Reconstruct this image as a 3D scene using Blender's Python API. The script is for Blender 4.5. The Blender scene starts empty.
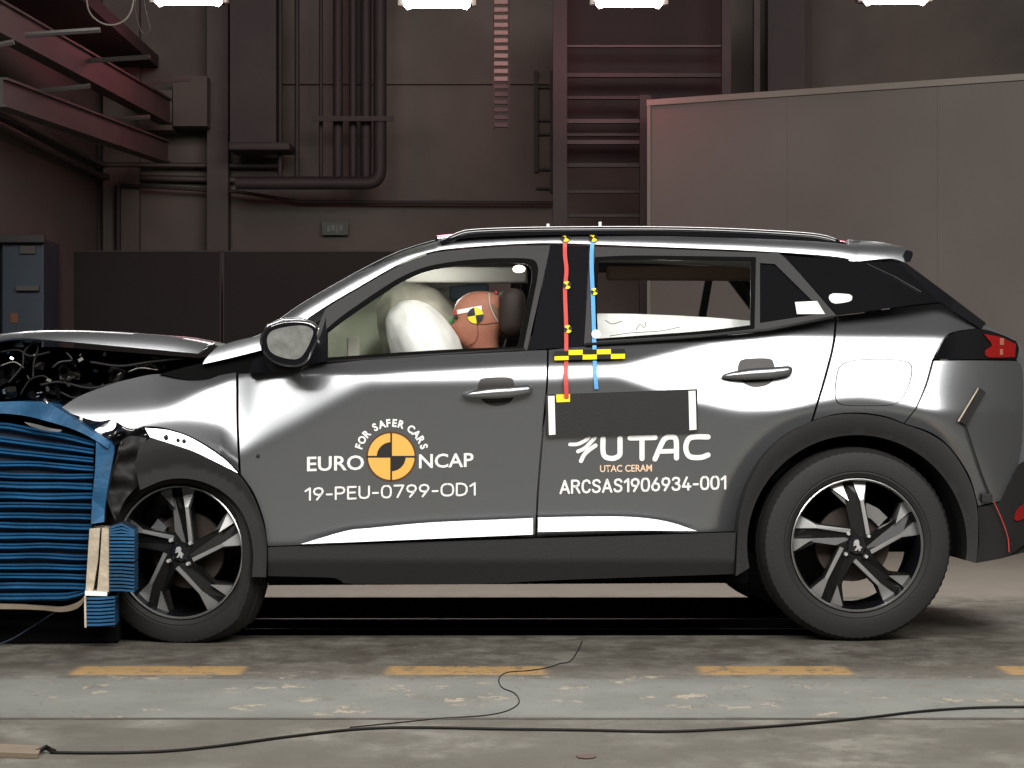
import bpy, bmesh, math, random
from mathutils import Vector, Matrix, noise
from mathutils.geometry import delaunay_2d_cdt
R = random.Random(7)
scene = bpy.context.scene
COL = scene.collection
PI = math.pi
# ------------------------------------------------------------------ camera, world, lights, exposure
F = 2700.0; CX, CY = 512.0, 384.0; H = 0.918
cam = bpy.data.cameras.new('camera'); camo = bpy.data.objects.new('camera', cam); COL.objects.link(camo)
camo.location = (0, 0, H); camo.rotation_euler = (PI/2, 0, 0)
cam.sensor_width = 36; cam.lens = F*36/1024; cam.clip_end = 100
scene.camera = camo
scene.view_settings.view_transform = 'Standard'; scene.view_settings.look = 'None'
scene.view_settings.gamma = 1; scene.view_settings.use_curve_mapping = False
scene.view_settings.exposure = 0.0
scene.cycles.use_denoising = True
scene.cycles.sample_clamp_indirect = 6
scene.cycles.transparent_max_bounces = 16
w = bpy.data.worlds.new('world'); scene.world = w; w.use_nodes = True
w.node_tree.nodes['Background'].inputs[0].default_value = (0.5, 0.47, 0.44, 1)
w.node_tree.nodes['Background'].inputs[1].default_value = 0.02
def area(name, loc, target, sx, sy, power, color=(1, 1, 1), spread=180):
    l = bpy.data.lights.new(name, 'AREA'); l.shape = 'RECTANGLE'; l.size = sx; l.size_y = sy
    l.energy = power; l.color = color; l.spread = math.radians(spread)
    o = bpy.data.objects.new(name, l); COL.objects.link(o); o.location = loc
    o.rotation_euler = (Vector(target)-Vector(loc)).to_track_quat('-Z', 'Y').to_euler()
    return o
area('key_light_bank', (0.9, 3.6, 4.9), (0.9, 9.6, 0.7), 10.2, 3.0, 1150, (1.0, 0.97, 0.93))
area('rear_light_bank', (0.3, 12.6, 4.4), (0.3, 11.3, 0), 6.0, 1.2, 150, (1.0, 0.95, 0.90), 110)

# ------------------------------------------------------------------ helpers
def B(px, py, Y):
    return Vector(((px-CX)/F*Y, Y, H-(py-CY)/F*Y))
def tag(o, label=None, cat=None, group=None, kind=None):
    if label: o['label'] = label
    if cat: o['category'] = cat
    if group: o['group'] = group
    if kind: o['kind'] = kind
    return o
def link(name, me, parent=None):
    o = bpy.data.objects.new(name, me); COL.objects.link(o)
    if parent is not None: o.parent = parent
    return o
def empty(name, loc, rz=0, parent=None):
    o = bpy.data.objects.new(name, None); COL.objects.link(o); o.location = loc; o.rotation_euler = (0, 0, rz)
    o.empty_display_size = .1
    if parent: o.parent = parent
    return o
def obj(name, bm, m, parent=None, smooth=False, angle=None):
    me = bpy.data.meshes.new(name); bm.to_mesh(me); bm.free()
    for mm in (m if isinstance(m, (list, tuple)) else [m]): me.materials.append(mm)
    if smooth:
        me.shade_smooth()
        if angle: me.set_sharp_from_angle(angle=math.radians(angle))
    return link(name, me, parent)
def box(bm, lo, hi, mi=0, mat=None, bev=0):
    r = bmesh.ops.create_cube(bm, size=1)
    vs = r['verts']
    for v in vs:
        v.co = Vector([lo[i]+(v.co[i]+.5)*(hi[i]-lo[i]) for i in range(3)])
    fs = list({f for v in vs for f in v.link_faces})
    for f in fs: f.material_index = mi
    if bev:
        es = list({e for f in fs for e in f.edges})
        rr = bmesh.ops.bevel(bm, geom=es, offset=bev, segments=2, affect='EDGES', profile=.5)
        vs = list({v for f in rr['faces'] for v in f.verts} | set(v for v in vs if v.is_valid))
    if mat is not None:
        for v in vs: v.co = mat @ v.co
    return vs
def tube(bm, pts, r, n=8, cap=True):
    pts = [Vector(p) for p in pts]; rings = []
    up = None
    for i, p in enumerate(pts):
        d = (pts[min(i+1, len(pts)-1)]-pts[max(i-1, 0)]).normalized()
        if up is None:
            up = Vector((0, 0, 1)) if abs(d.z) < .9 else Vector((1, 0, 0))
        a = d.cross(up)
        if a.length < 1e-4: a = d.orthogonal()
        a.normalize(); b = a.cross(d).normalized(); up = b
        rr = r[i] if isinstance(r, (list, tuple)) else r
        rings.append([bm.verts.new(p+(a*math.cos(2*PI*k/n)+b*math.sin(2*PI*k/n))*rr) for k in range(n)])
    for i in range(len(rings)-1):
        for k in range(n):
            bm.faces.new((rings[i][k], rings[i][(k+1) % n], rings[i+1][(k+1) % n], rings[i+1][k]))
    if cap:
        bm.faces.new(rings[0][::-1]); bm.faces.new(rings[-1])
def lathe(bm, prof, n=64, mi=0, closed=False):
    # profile of (radius, y) round the local y axis; y negative is towards the camera
    rings = []
    for (r, y) in prof:
        rings.append([bm.verts.new((r*math.sin(2*PI*k/n), y, r*math.cos(2*PI*k/n))) for k in range(n)])
    m = len(rings)
    for i in range(m if closed else m-1):
        a, b = rings[i], rings[(i+1) % m]
        for k in range(n):
            f = bm.faces.new((a[k], b[k], b[(k+1) % n], a[(k+1) % n])); f.material_index = mi
    return rings
def prism(bm, poly, y0, y1, mi=0, side_mi=None):
    # poly in (x, z), between depths y0 (front) and y1
    a = [bm.verts.new((p[0], y0, p[1])) for p in poly]; b = [bm.verts.new((p[0], y1, p[1])) for p in poly]
    f = bm.faces.new(a); f.material_index = mi
    f = bm.faces.new(b[::-1]); f.material_index = mi if side_mi is None else side_mi
    n = len(poly)
    for i in range(n):
        f = bm.faces.new((a[(i+1) % n], a[i], b[i], b[(i+1) % n])); f.material_index = mi if side_mi is None else side_mi
def fix(bm): bmesh.ops.recalc_face_normals(bm, faces=bm.faces[:])
def cr(pts, step=5.0, closed=False):
    # Catmull-Rom through points, resampled
    P = [Vector(p[:2]) for p in pts]; out = []
    n = len(P)
    if n == 2:
        k = max(1, int((P[1]-P[0]).length/step)); return [P[0].lerp(P[1], i/k) for i in range(k+1)]
    for i in range(n if closed else n-1):
        p0 = P[i-1] if (closed or i > 0) else P[0]*2-P[1]
        p1 = P[i]; p2 = P[(i+1) % n]
        p3 = P[(i+2) % n] if (closed or i+2 < n) else P[n-1]*2-P[n-2]
        k = max(1, int(math.ceil((p2-p1).length/step)))
        for j in range(k):
            t = j/k
            out.append(.5*((2*p1)+(-p0+p2)*t+(2*p0-5*p1+4*p2-p3)*t*t+(-p0+3*p1-3*p2+p3)*t**3))
    if not closed: out.append(P[-1])
    return out
def path(*segs, step=5.0):
    out = []
    for s in segs:
        c = cr(s, step)
        if out and (out[-1]-c[0]).length < .6: c = c[1:]
        out += c
    if (out[0]-out[-1]).length < .6: out.pop()
    return out
def lerp_tab(tab, x):
    if x <= tab[0][0]: return tab[0][1]
    for (a, b), (c, d) in zip(tab, tab[1:]):
        if x <= c: return b+(d-b)*(x-a)/(c-a)
    return tab[-1][1]
def inside(p, poly):
    x, y = p[0], p[1]; c = False; j = len(poly)-1
    for i in range(len(poly)):
        xi, yi = poly[i][0], poly[i][1]; xj, yj = poly[j][0], poly[j][1]
        if (yi > y) != (yj > y) and x < (xj-xi)*(y-yi)/(yj-yi)+xi: c = not c
        j = i
    return c
# ------------------------------------------------------------------ materials
def mat(name, color=(.5, .5, .5), rough=.5, metal=0, spec=None, coat=0, coat_rough=.05, emit=None, es=0, bump=0, bscale=50, var=0, vscale=5, alpha=None):
    m = bpy.data.materials.new(name); m.use_nodes = True; nt = m.node_tree; b = nt.nodes['Principled BSDF']
    b.inputs['Base Color'].default_value = (*color, 1); b.inputs['Roughness'].default_value = rough
    b.inputs['Metallic'].default_value = metal
    if spec is not None: b.inputs['Specular IOR Level'].default_value = spec
    b.inputs['Coat Weight'].default_value = coat; b.inputs['Coat Roughness'].default_value = coat_rough
    if emit: b.inputs['Emission Color'].default_value = (*emit, 1); b.inputs['Emission Strength'].default_value = es
    tc = nt.nodes.new('ShaderNodeTexCoord')
    if bump:
        n = nt.nodes.new('ShaderNodeTexNoise'); n.inputs['Scale'].default_value = bscale; n.inputs['Detail'].default_value = 4
        bp = nt.nodes.new('ShaderNodeBump'); bp.inputs['Strength'].default_value = bump; bp.inputs['Distance'].default_value = .01
        nt.links.new(tc.outputs['Object'], n.inputs[0]); nt.links.new(n.outputs[0], bp.inputs['Height']); nt.links.new(bp.outputs[0], b.inputs['Normal'])
    if var:
        n = nt.nodes.new('ShaderNodeTexNoise'); n.inputs['Scale'].default_value = vscale; n.inputs['Detail'].default_value = 6
        mx = nt.nodes.new('ShaderNodeMix'); mx.data_type = 'RGBA'
        mx.inputs[6].default_value = (*[max(0, c*(1-var)) for c in color], 1); mx.inputs[7].default_value = (*[min(1, c*(1+var)) for c in color], 1)
        rp = nt.nodes.new('ShaderNodeMapRange'); rp.inputs[1].default_value = .3; rp.inputs[2].default_value = .7
        nt.links.new(tc.outputs['Object'], n.inputs[0]); nt.links.new(n.outputs[0], rp.inputs[0]); nt.links.new(rp.outputs[0], mx.inputs[0])
        nt.links.new(mx.outputs[2], b.inputs['Base Color'])
    return m
def glass(name, tint=(.9, .93, .92), refl=1.0, haze=None, hz=0.0, rough=.02):
    m = bpy.data.materials.new(name); m.use_nodes = True; nt = m.node_tree; nt.nodes.clear()
    o = nt.nodes.new('ShaderNodeOutputMaterial'); t = nt.nodes.new('ShaderNodeBsdfTransparent'); g = nt.nodes.new('ShaderNodeBsdfGlossy')
    fr = nt.nodes.new('ShaderNodeFresnel'); fr.inputs[0].default_value = 1.45
    mm = nt.nodes.new('ShaderNodeMath'); mm.operation = 'MULTIPLY'; mm.inputs[1].default_value = refl
    t.inputs[0].default_value = (*tint, 1); g.inputs['Roughness'].default_value = rough
    mx = nt.nodes.new('ShaderNodeMixShader')
    nt.links.new(fr.outputs[0], mm.inputs[0]); nt.links.new(mm.outputs[0], mx.inputs[0]); nt.links.new(t.outputs[0], mx.inputs[1]); nt.links.new(g.outputs[0], mx.inputs[2])
    last = mx
    if haze:
        d = nt.nodes.new('ShaderNodeBsdfDiffuse'); d.inputs[0].default_value = (*haze, 1)
        tl = nt.nodes.new('ShaderNodeBsdfTranslucent'); tl.inputs[0].default_value = (*haze, 1)
        ad = nt.nodes.new('ShaderNodeMixShader'); ad.inputs[0].default_value = .5
        nt.links.new(d.outputs[0], ad.inputs[1]); nt.links.new(tl.outputs[0], ad.inputs[2])
        tc = nt.nodes.new('ShaderNodeTexCoord'); vo = nt.nodes.new('ShaderNodeTexVoronoi'); vo.inputs['Scale'].default_value = 40
        mr = nt.nodes.new('ShaderNodeMapRange'); mr.inputs[3].default_value = hz*.7; mr.inputs[4].default_value = hz*1.2; mr.inputs[2].default_value = .7
        nt.links.new(tc.outputs['Object'], vo.inputs['Vector']); nt.links.new(vo.outputs['Distance'], mr.inputs[0])
        m2 = nt.nodes.new('ShaderNodeMixShader'); nt.links.new(mr.outputs[0], m2.inputs[0]); nt.links.new(mx.outputs[0], m2.inputs[1]); nt.links.new(ad.outputs[0], m2.inputs[2])
        last = m2
    nt.links.new(last.outputs[0], o.inputs[0]); return m
M = {}
M['paint'] = mat('grey_metallic_paint', (.262, .272, .285), .29, .85, coat=.6, coat_rough=.12)
M['paint_dark'] = mat('grey_metallic_frame', (.035, .035, .036), .4, .0, coat=.1)
M['clad'] = mat('black_plastic_cladding', (.014, .0138, .0135), .6, spec=.35, bump=.15, bscale=300)
M['black'] = mat('matte_black', (.005, .005, .005), .9, spec=.05)
M['gloss'] = mat('gloss_black', (.008, .008, .01), .08, coat=1)
M['rubber'] = mat('tyre_rubber', (.017, .016, .0155), .65, spec=.3, bump=.1, bscale=120)
M['alloy'] = mat('machined_alloy', (.50, .50, .50), .3, .9)
M['machined'] = mat('machined_facet', (.40, .40, .40), .35, .7)
M['spoke'] = mat('black_spoke', (.006, .006, .006), .35, spec=.3)
M['dark_alloy'] = mat('dull_alloy', (.16, .15, .14), .4, .8)
M['lug'] = mat('bright_steel', (.45, .45, .45), .4, .3)
M['chrome'] = mat('chrome', (.8, .8, .8), .12, 1)
M['disc'] = mat('brake_disc_iron', (.05, .038, .032), .5, .5)
M['dark_metal'] = mat('dark_metal', (.03, .03, .03), .4, .6)
M['glass'] = glass('window_glass', (.95, .965, .955))
M['dark_glass'] = mat('tinted_glass', (.006, .006, .007), .05, coat=.5)
M['wind'] = glass('cracked_windscreen', (.8, .85, .82), haze=(.62, .68, .60), hz=.62)
M['liner'] = mat('headliner', (.42, .43, .40), .9)
M['seat'] = mat('black_seat_cloth', (.02, .02, .021), .9)
M['restbrown'] = mat('dark_brown_rest', (.018, .009, .007), .7)
M['white'] = mat('white_vinyl', (.85, .85, .83), .5)
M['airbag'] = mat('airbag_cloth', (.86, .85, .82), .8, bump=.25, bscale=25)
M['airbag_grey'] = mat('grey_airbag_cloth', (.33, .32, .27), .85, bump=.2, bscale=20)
M['curtain'] = mat('pale_curtain_airbag', (.66, .68, .58), .85, bump=.3, bscale=14, var=.12, vscale=4)
M['roll'] = mat('grey_roll', (.15, .145, .135), .9)
M['skin'] = mat('dummy_vinyl', (.36, .15, .10), .5, spec=.2, var=.15, vscale=14)
M['cap'] = mat('cap_vinyl', (.20, .12, .08), .45)
M['skin_dark'] = mat('dummy_vinyl_dark', (.13, .04, .025), .5)
M['orange'] = mat('orange_vinyl', (.82, .44, .09), .5)
M['dblack'] = mat('black_vinyl', (.015, .013, .012), .5)
M['orangetext'] = mat('pale_orange_vinyl', (.85, .60, .42), .5)
M['yellow'] = mat('yellow_tape', (.85, .68, .02), .5)
M['red'] = mat('red_tape', (.55, .06, .05), .5)
M['bluetape'] = mat('blue_tape', (.10, .35, .75), .5)
M['lamp_red'] = mat('red_lens', (.22, .008, .008), .2, coat=.3)
M['amber'] = mat('pale_lens', (.35, .12, .08), .2, coat=1)
M['blue'] = mat('blue_barrier_paint', (.014, .085, .19), .45, .2, bump=.3, bscale=18, var=.35, vscale=9)
M['blue_dark'] = mat('blue_barrier_gap', (.004, .012, .028), .7)
M['beige'] = mat('beige_honeycomb', (.42, .36, .27), .7, bump=.4, bscale=60, var=.25, vscale=20)
M['green'] = mat('green_plastic', (.04, .22, .07), .5)
M['mirror'] = mat('mirror_glass', (.33, .34, .32), .25, .6, var=.25, vscale=30)
# hall materials
M['wall'] = mat('grey_hall_wall', (.090, .079, .068), .9, var=.25, vscale=1.6)
M['wallL'] = mat('left_hall_wall', (.075, .070, .061), .9, var=.15, vscale=.8)
M['panel'] = mat('partition_panel', (.125, .109, .099), .8, var=.12, vscale=1.2)
M['panel_rail'] = mat('partition_rail', (.20, .18, .155), .6)
M['steel'] = mat('dark_steel', (.016, .013, .013), .7, var=.2, vscale=4)
M['chain'] = mat('chain_link', (.16, .14, .12), .6)
M['steel2'] = mat('grey_steel', (.045, .038, .035), .7, var=.2, vscale=4)
M['screen'] = mat('black_screen_cloth', (.012, .0105, .0095), .95)
M['deck'] = mat('ceiling_deck', (.016, .013, .013), .9)
M['machine'] = mat('dark_blue_machine', (.005, .014, .026), .6, var=.3, vscale=6)
M['conduit'] = mat('conduit', (.045, .038, .034), .6)
M['cable'] = mat('black_cable', (.009, .008, .007), .6, spec=.25)
M['wood'] = mat('brown_cover', (.15, .115, .080), .7, var=.2, vscale=12)
M['rusty'] = mat('faded_orange', (.10, .04, .02), .8)
M['plain'] = mat('outer_hall', (.07, .065, .06), .9)

def floor_material():
    m = bpy.data.materials.new('painted_concrete_floor'); m.use_nodes = True; nt = m.node_tree; b = nt.nodes['Principled BSDF']
    L = nt.links.new; N = nt.nodes.new
    tc = N('ShaderNodeTexCoord'); sep = N('ShaderNodeSeparateXYZ'); L(tc.outputs['Object'], sep.inputs[0])
    def mth(op, a, b_=None, c=None):
        n = N('ShaderNodeMath'); n.operation = op
        for i, v in enumerate((a, b_, c)):
            if v is None: continue
            if isinstance(v, (int, float)): n.inputs[i].default_value = v
            else: L(v, n.inputs[i])
        return n.outputs[0]
    def noise_(scale, det=6, stretch=(1, 1, 1), rough=.6):
        mp = N('ShaderNodeMapping'); mp.inputs['Scale'].default_value = stretch; L(tc.outputs['Object'], mp.inputs[0])
        n = N('ShaderNodeTexNoise'); n.inputs['Scale'].default_value = scale; n.inputs['Detail'].default_value = det; n.inputs['Roughness'].default_value = rough
        L(mp.outputs[0], n.inputs[0]); return n.outputs[0]
    def mix(f, a, c):
        n = N('ShaderNodeMix'); n.data_type = 'RGBA'
        if isinstance(f, (int, float)): n.inputs[0].default_value = f
        else: L(f, n.inputs[0])
        for i, v in ((6, a), (7, c)):
            if isinstance(v, tuple): n.inputs[i].default_value = (*v, 1)
            else: L(v, n.inputs[i])
        return n.outputs[2]
    def step(v, lo, hi):
        n = N('ShaderNodeMapRange'); n.interpolation_type = 'SMOOTHSTEP'; L(v, n.inputs[0]); n.inputs[1].default_value = lo; n.inputs[2].default_value = hi; return n.outputs[0]
    def band(v, lo, hi, e):
        return mth('MULTIPLY', step(v, lo-e, lo+e), mth('SUBTRACT', 1.0, step(v, hi-e, hi+e)))
    X, Y = sep.outputs[0], sep.outputs[1]
    wob = noise_(1.1, 3); 
    Yw = mth('ADD', Y, mth('MULTIPLY', mth('SUBTRACT', wob, .5), .10))
    n1 = noise_(3.2, 8, (1, .7, 1)); n2 = noise_(9, 8, (1, .6, 1), .7); n3 = noise_(30, 6, (1, .5, 1)); n4 = noise_(1.8, 6, (1, .8, 1)); n5 = noise_(5.0, 10, (1, .8, 1), .74); n6 = noise_(14, 10, (1, .5, 1), .75)
    conc = mix(step(n1, .35, .65), (.098, .093, .074), (.172, .165, .140))
    conc = mix(mth('MULTIPLY', step(n2, .45, .62), .7), conc, (.062, .052, .041))
    grey = mix(step(n1, .3, .7), (.122, .128, .114), (.165, .170, .153))
    paintband = band(Yw, 7.42, 8.40, .04)
    c = mix(mth('MULTIPLY', paintband, mth('SUBTRACT', 1.0, mth('MULTIPLY', step(n5, .50, .62), .6))), conc, grey)
    # bare light patches where the paint flaked off
    fl = mth('MULTIPLY', band(Yw, 7.4, 8.75, .15), mth('MULTIPLY', step(n5, .56, .60), step(n6, .47, .54)))
    c = mix(mth('MULTIPLY', fl, .8), c, (.36, .31, .23))
    # brown-dark traffic streaks behind the yellow line
    st = mth('MULTIPLY', band(Yw, 8.62, 9.7, .1), step(n5, .44, .60))
    c = mix(mth('MULTIPLY', st, .6), c, (.060, .048, .040))
    st2 = mth('MULTIPLY', band(Yw, 8.6, 9.2, .1), step(n5, .60, .66))
    c = mix(mth('MULTIPLY', st2, .5), c, (.06, .09, .115))
    dk = mth('MULTIPLY', mth('SUBTRACT', 1.0, step(Yw, 7.3, 7.5)), step(n4, .40, .54))
    c = mix(mth('MULTIPLY', dk, .8), c, (.066, .060, .045))
    # strip below the yellow dashes: worn joint band
    jb = band(Y, 8.50, 8.80, .01)
    c = mix(mth('MULTIPLY', jb, .45), c, (.075, .064, .050))
    # yellow dashes painted on the floor
    ds = None
    for (x0, x1) in ((-1.40, -.86), (-.40, .105), (.60, 1.08), (1.575, 2.1)):
        d = band(X, x0, x1, .02)
        ds = d if ds is None else mth('MAXIMUM', ds, d)
    ds = mth('MULTIPLY', ds, band(Y, 8.52, 8.79, .006))
    ds = mth('MULTIPLY', ds, mth('SUBTRACT', 1.0, mth('MULTIPLY', step(n6, .50, .62), .75)))
    c = mix(mth('MULTIPLY', ds, .9), c, (.34, .21, .075))
    c = mix(mth('MULTIPLY', step(n3, .60, .70), .5), c, (.05, .044, .038))
    vo = N('ShaderNodeTexVoronoi'); vo.feature = 'DISTANCE_TO_EDGE'; vo.inputs['Scale'].default_value = 1.3
    mp = N('ShaderNodeMapping'); L(tc.outputs['Object'], mp.inputs[0]); vm = N('ShaderNodeVectorMath'); vm.operation = 'ADD'
    nn_ = N('ShaderNodeTexNoise'); nn_.inputs['Scale'].default_value = 3.0; nn_.inputs['Detail'].default_value = 6; L(tc.outputs['Object'], nn_.inputs[0])
    L(mp.outputs[0], vm.inputs[0]); L(nn_.outputs['Color'], vm.inputs[1]); L(vm.outputs[0], vo.inputs['Vector'])
    ck = mth('MULTIPLY', mth('SUBTRACT', 1.0, step(vo.outputs['Distance'], .0, .010)), step(n4, .42, .6))
    c = mix(mth('MULTIPLY', ck, .6), c, (.04, .033, .026))
    far = step(Y, 11.5, 11.8)
    c = mix(mth('MULTIPLY', far, .8), c, (.20, .18, .155))
    L(c, b.inputs['Base Color']); b.inputs['Roughness'].default_value = .62; b.inputs['Specular IOR Level'].default_value = .3
    bp = N('ShaderNodeBump'); bp.inputs['Strength'].default_value = .35; bp.inputs['Distance'].default_value = .006; L(n2, bp.inputs['Height']); L(bp.outputs[0], b.inputs['Normal'])
    return m
M['floor'] = floor_material()

# ------------------------------------------------------------------ setting
def struct(name, bm, m, parent=None):
    o = obj(name, bm, m, parent); fixk = o
    if parent is None: o['kind'] = 'structure'
    return o
# floor with filming pit under the car and an expansion joint groove
PX0, PX1, PY0, PY1 = -1.95, 1.33, 9.86, 11.62
GY = 7.40
bm = bmesh.new()
def quad(bm, a, b, c, d): return bm.faces.new([bm.verts.new(p) for p in (a, b, c, d)])
xs = [-7, PX0, PX1, 7.5]; ys = [-3, GY-.013, GY+.013, PY0, PY1, 18.05]
for i in range(3):
    for j in range(5):
        if j == 1: continue
        if i == 1 and j == 3: continue
        quad(bm, (xs[i], ys[j], 0), (xs[i+1], ys[j], 0), (xs[i+1], ys[j+1], 0), (xs[i], ys[j+1], 0))
#groove
quad(bm, (-7, ys[1], 0), (-7, ys[1], -.06), (7.5, ys[1], -.06), (7.5, ys[1], 0))
quad(bm, (-7, ys[2], 0), (-7, ys[2], -.06), (7.5, ys[2], -.06), (7.5, ys[2], 0))
quad(bm, (-7, ys[1], -.06), (7.5, ys[1], -.06), (7.5, ys[2], -.06), (-7, ys[2], -.06))
bmesh.ops.remove_doubles(bm, verts=bm.verts[:], dist=1e-5)
fl = struct('floor', bm, M['floor'])
bm = bmesh.new()
box(bm, (PX0-.02, PY0-.02, -1.02), (PX1+.02, PY1+.02, -1.0))
box(bm, (PX0-.02, PY0-.02, -1.0), (PX0, PY1+.02, -.002)); box(bm, (PX1, PY0-.02, -1.0), (PX1+.02, PY1+.02, -.002))
box(bm, (PX0, PY0-.02, -1.0), (PX1, PY0, -.002)); box(bm, (PX0, PY1, -1.0), (PX1, PY1+.02, -.002))
struct('pit_lining', bm, M['black'], fl)
bm = bmesh.new(); rg_ = random.Random(5); xa = -3.0
while xa < 4.0: # crumbly filler in the joint
    xb = xa+rg_.uniform(.03, .12); o1, o2 = rg_.uniform(.001, .007), rg_.uniform(.001, .007)
    box(bm, (xa, GY-.013-o1, -.05), (xb, GY+.013+o2, .0012)); xa = xb
o = struct('joint_filler', bm, mat('joint_filler_dark', (.045, .036, .028), .9, var=.5, vscale=20), fl); o['kind'] = 'stuff'
bm = bmesh.new()
for yy in (PY0+.35, PY0+.80, PY0+1.25): box(bm, (PX0, yy, -.12), (PX1, yy+.05, -.05))
struct('pit_grating', bm, M['steel'], fl)

bm = bmesh.new(); box(bm, (-7, 18, 0), (7.5, 18.15, 6.6)); struct('wall_back', bm, M['wall'])
bm = bmesh.new(); box(bm, (-4.6, 12.4, 0), (-2.76, 18, 6.5)); struct('wall_left', bm, M['wallL'])
bm = bmesh.new(); box(bm, (-7.15, -3, 0), (-7, 18, 6.6)); struct('wall_far_left', bm, M['plain'])
bm = bmesh.new(); box(bm, (7.5, -3, 0), (7.65, 18.15, 6.6)); struct('wall_right', bm, M['plain'])
bm = bmesh.new(); box(bm, (-7.15, -3.15, 0), (7.65, -3, 6.6)); struct('wall_front', bm, M['plain'])
bm = bmesh.new(); box(bm, (-7.15, -3.15, 6.6), (7.65, 18.15, 6.75)); struct('ceiling', bm, M['deck'])
# back-wall piers and seams (setting)
def bbox_px(bm, x0, y0, x1, y1, Y, d, bev=0):
    a = B(x0, y1, Y); b = B(x1, y0, Y); box(bm, (a.x, Y, a.z), (b.x, Y+d, b.z), bev=bev)
def pxbox(name, x0, y0, x1, y1, Y, d, m, parent=None, bev=0):
    bm = bmesh.new(); bbox_px(bm, x0, y0, x1, y1, Y, d, bev); return obj(name, bm, m, parent)
n = 0
for (x0, x1, y1, Y, dd, mm) in ((207, 228, 430, 17.8, .2, 'steel2'), (103, 139, 480, 17.9, .1, 'wall'), (805, 812, 430, 17.93, .06, 'steel2')):
    n += 1
    o = pxbox('trim_%d' % n, x0, -40, x1, y1, Y, dd, M[mm]); o['kind'] = 'structure'
bm = bmesh.new()
a = B(228, 84, 17.96); b = B(560, 82, 17.96); box(bm, (a.x, 17.96, a.z), (b.x, 18.0, b.z+.02))
o = obj('trim_4', bm, M['wall']); o['kind'] = 'structure'

# ------------------------------------------------------------------ background things
# mezzanine beams upper left
def beam(name, p, q, wd, ht, m, label, cat, group=None, parent=None):
    bm = bmesh.new(); p, q = Vector(p), Vector(q); d = q-p; L_ = d.length
    box(bm, (-wd/2, 0, -ht/2), (wd/2, L_, ht/2))
    # flanges
    box(bm, (-wd*.9, 0, -ht/2-.012), (wd*.9, L_, -ht/2)); box(bm, (-wd*.9, 0, ht/2), (wd*.9, L_, ht/2+.012))
    rot = d.to_track_quat('Y', 'Z').to_matrix().to_4x4()
    bmesh.ops.transform(bm, matrix=Matrix.Translation(p) @ rot, verts=bm.verts[:])
    o = obj(name, bm, m, parent)
    if label: tag(o, label, cat, group)
    return o
beam('ceiling_beam', B(-40, -2, 12.4), B(166, 112, 17.3), .05, .14, M['steel2'], 'long grey steel beam crossing the dark ceiling corner at upper left', 'beam')
beam('ceiling_beam', B(-2, 92, 13.2), B(164, 152, 17.4), .05, .12, M['steel2'], 'lower grey beam running along the top of the left wall', 'beam')
rack = empty('ceiling_joists', B(60, 60, 15)); tag(rack, 'row of thin cross joists under the dark ceiling deck at upper left', 'joists')
for (x0, y0, x1, y1, Y) in ((25, 35, 100, 30, 13.2), (70, 62, 150, 57, 15), (20, 93, 90, 86, 14.2), (110, 86, 190, 79, 16.6), (70, 122, 150, 117, 16), (-10, 47, 14, 42, 12.6)):
    a, b = B(x0, y0, Y), B(x1, y1, Y); bm = bmesh.new()
    tube(bm, [a-rack.location, b-rack.location], .015, 6); obj('joist', bm, M['steel2'], rack)
bm = bmesh.new(); a = B(-60, 0, 12.5)
vs = [bm.verts.new(p) for p in ((-2.75, 12.45, 2.93), (-2.25, 12.45, 2.93), (-2.35, 17.95, 3.02), (-2.75, 17.95, 3.02))]
bm.faces.new(vs); r = bmesh.ops.extrude_face_region(bm, geom=bm.faces[:])
for v in r['geom']:
    if isinstance(v, bmesh.types.BMVert): v.co.z += .08
tag(obj('mezzanine_deck', bm, M['deck']), 'dark mezzanine deck spanning the upper left corner', 'deck')
# square ventilation ducts in the corner
for (x0, y0, x1, y1, lb) in ((139, 90, 172, 130, 'left grey square duct hanging under the deck'), (173, 76, 207, 126, 'right taller grey square duct under the deck')):
    bm = bmesh.new(); bbox_px(bm, x0, y0, x1, y1, 17.6, .35, .0); tag(obj('duct', bm, M['wallL']), lb, 'duct')
# conduits along the left wall, bending onto the back wall
def pipe(name, pts, r, m, label, cat, group=None, n=8):
    bm = bmesh.new(); tube(bm, pts, r, n); o = obj(name, bm, m, None, True, 50); tag(o, label, cat, group); return o
XL = -2.72
pl = lambda py0: [Vector((XL, 13.2, H+(CY-py0)/F*18*1.0))]
zc = B(0, 178, 18).z
pipe('conduit', [Vector((XL, 12.5, zc)), Vector((XL, 17.85, zc)), Vector((XL+.06, 17.93, zc)), B(236, 180, 17.93)], .022, M['conduit'], 'grey conduit pipe along the left wall turning onto the back wall', 'pipe')
zc2 = B(0, 166, 18).z
pipe('conduit', [Vector((XL, 12.5, zc2)), Vector((XL, 17.85, zc2)), Vector((XL+.06, 17.9, zc2)), B(284, 166, 17.9)], .017, M['conduit'], 'thin upper conduit pipe above the grey one near left corner', 'pipe')
pipe('drop_pipe', [B(118, 185, 17.85), B(118, 262, 17.85)], .02, M['steel'], 'short dark vertical pipe in the left back corner', 'pipe')
pipe('wall_cable', [B(119, 185, 17.86), B(240, 192, 17.86), B(300, 202, 17.9), B(560, 203, 17.9)], .012, M['steel'], 'thin dark cable run level across the back wall', 'cable')
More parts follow.
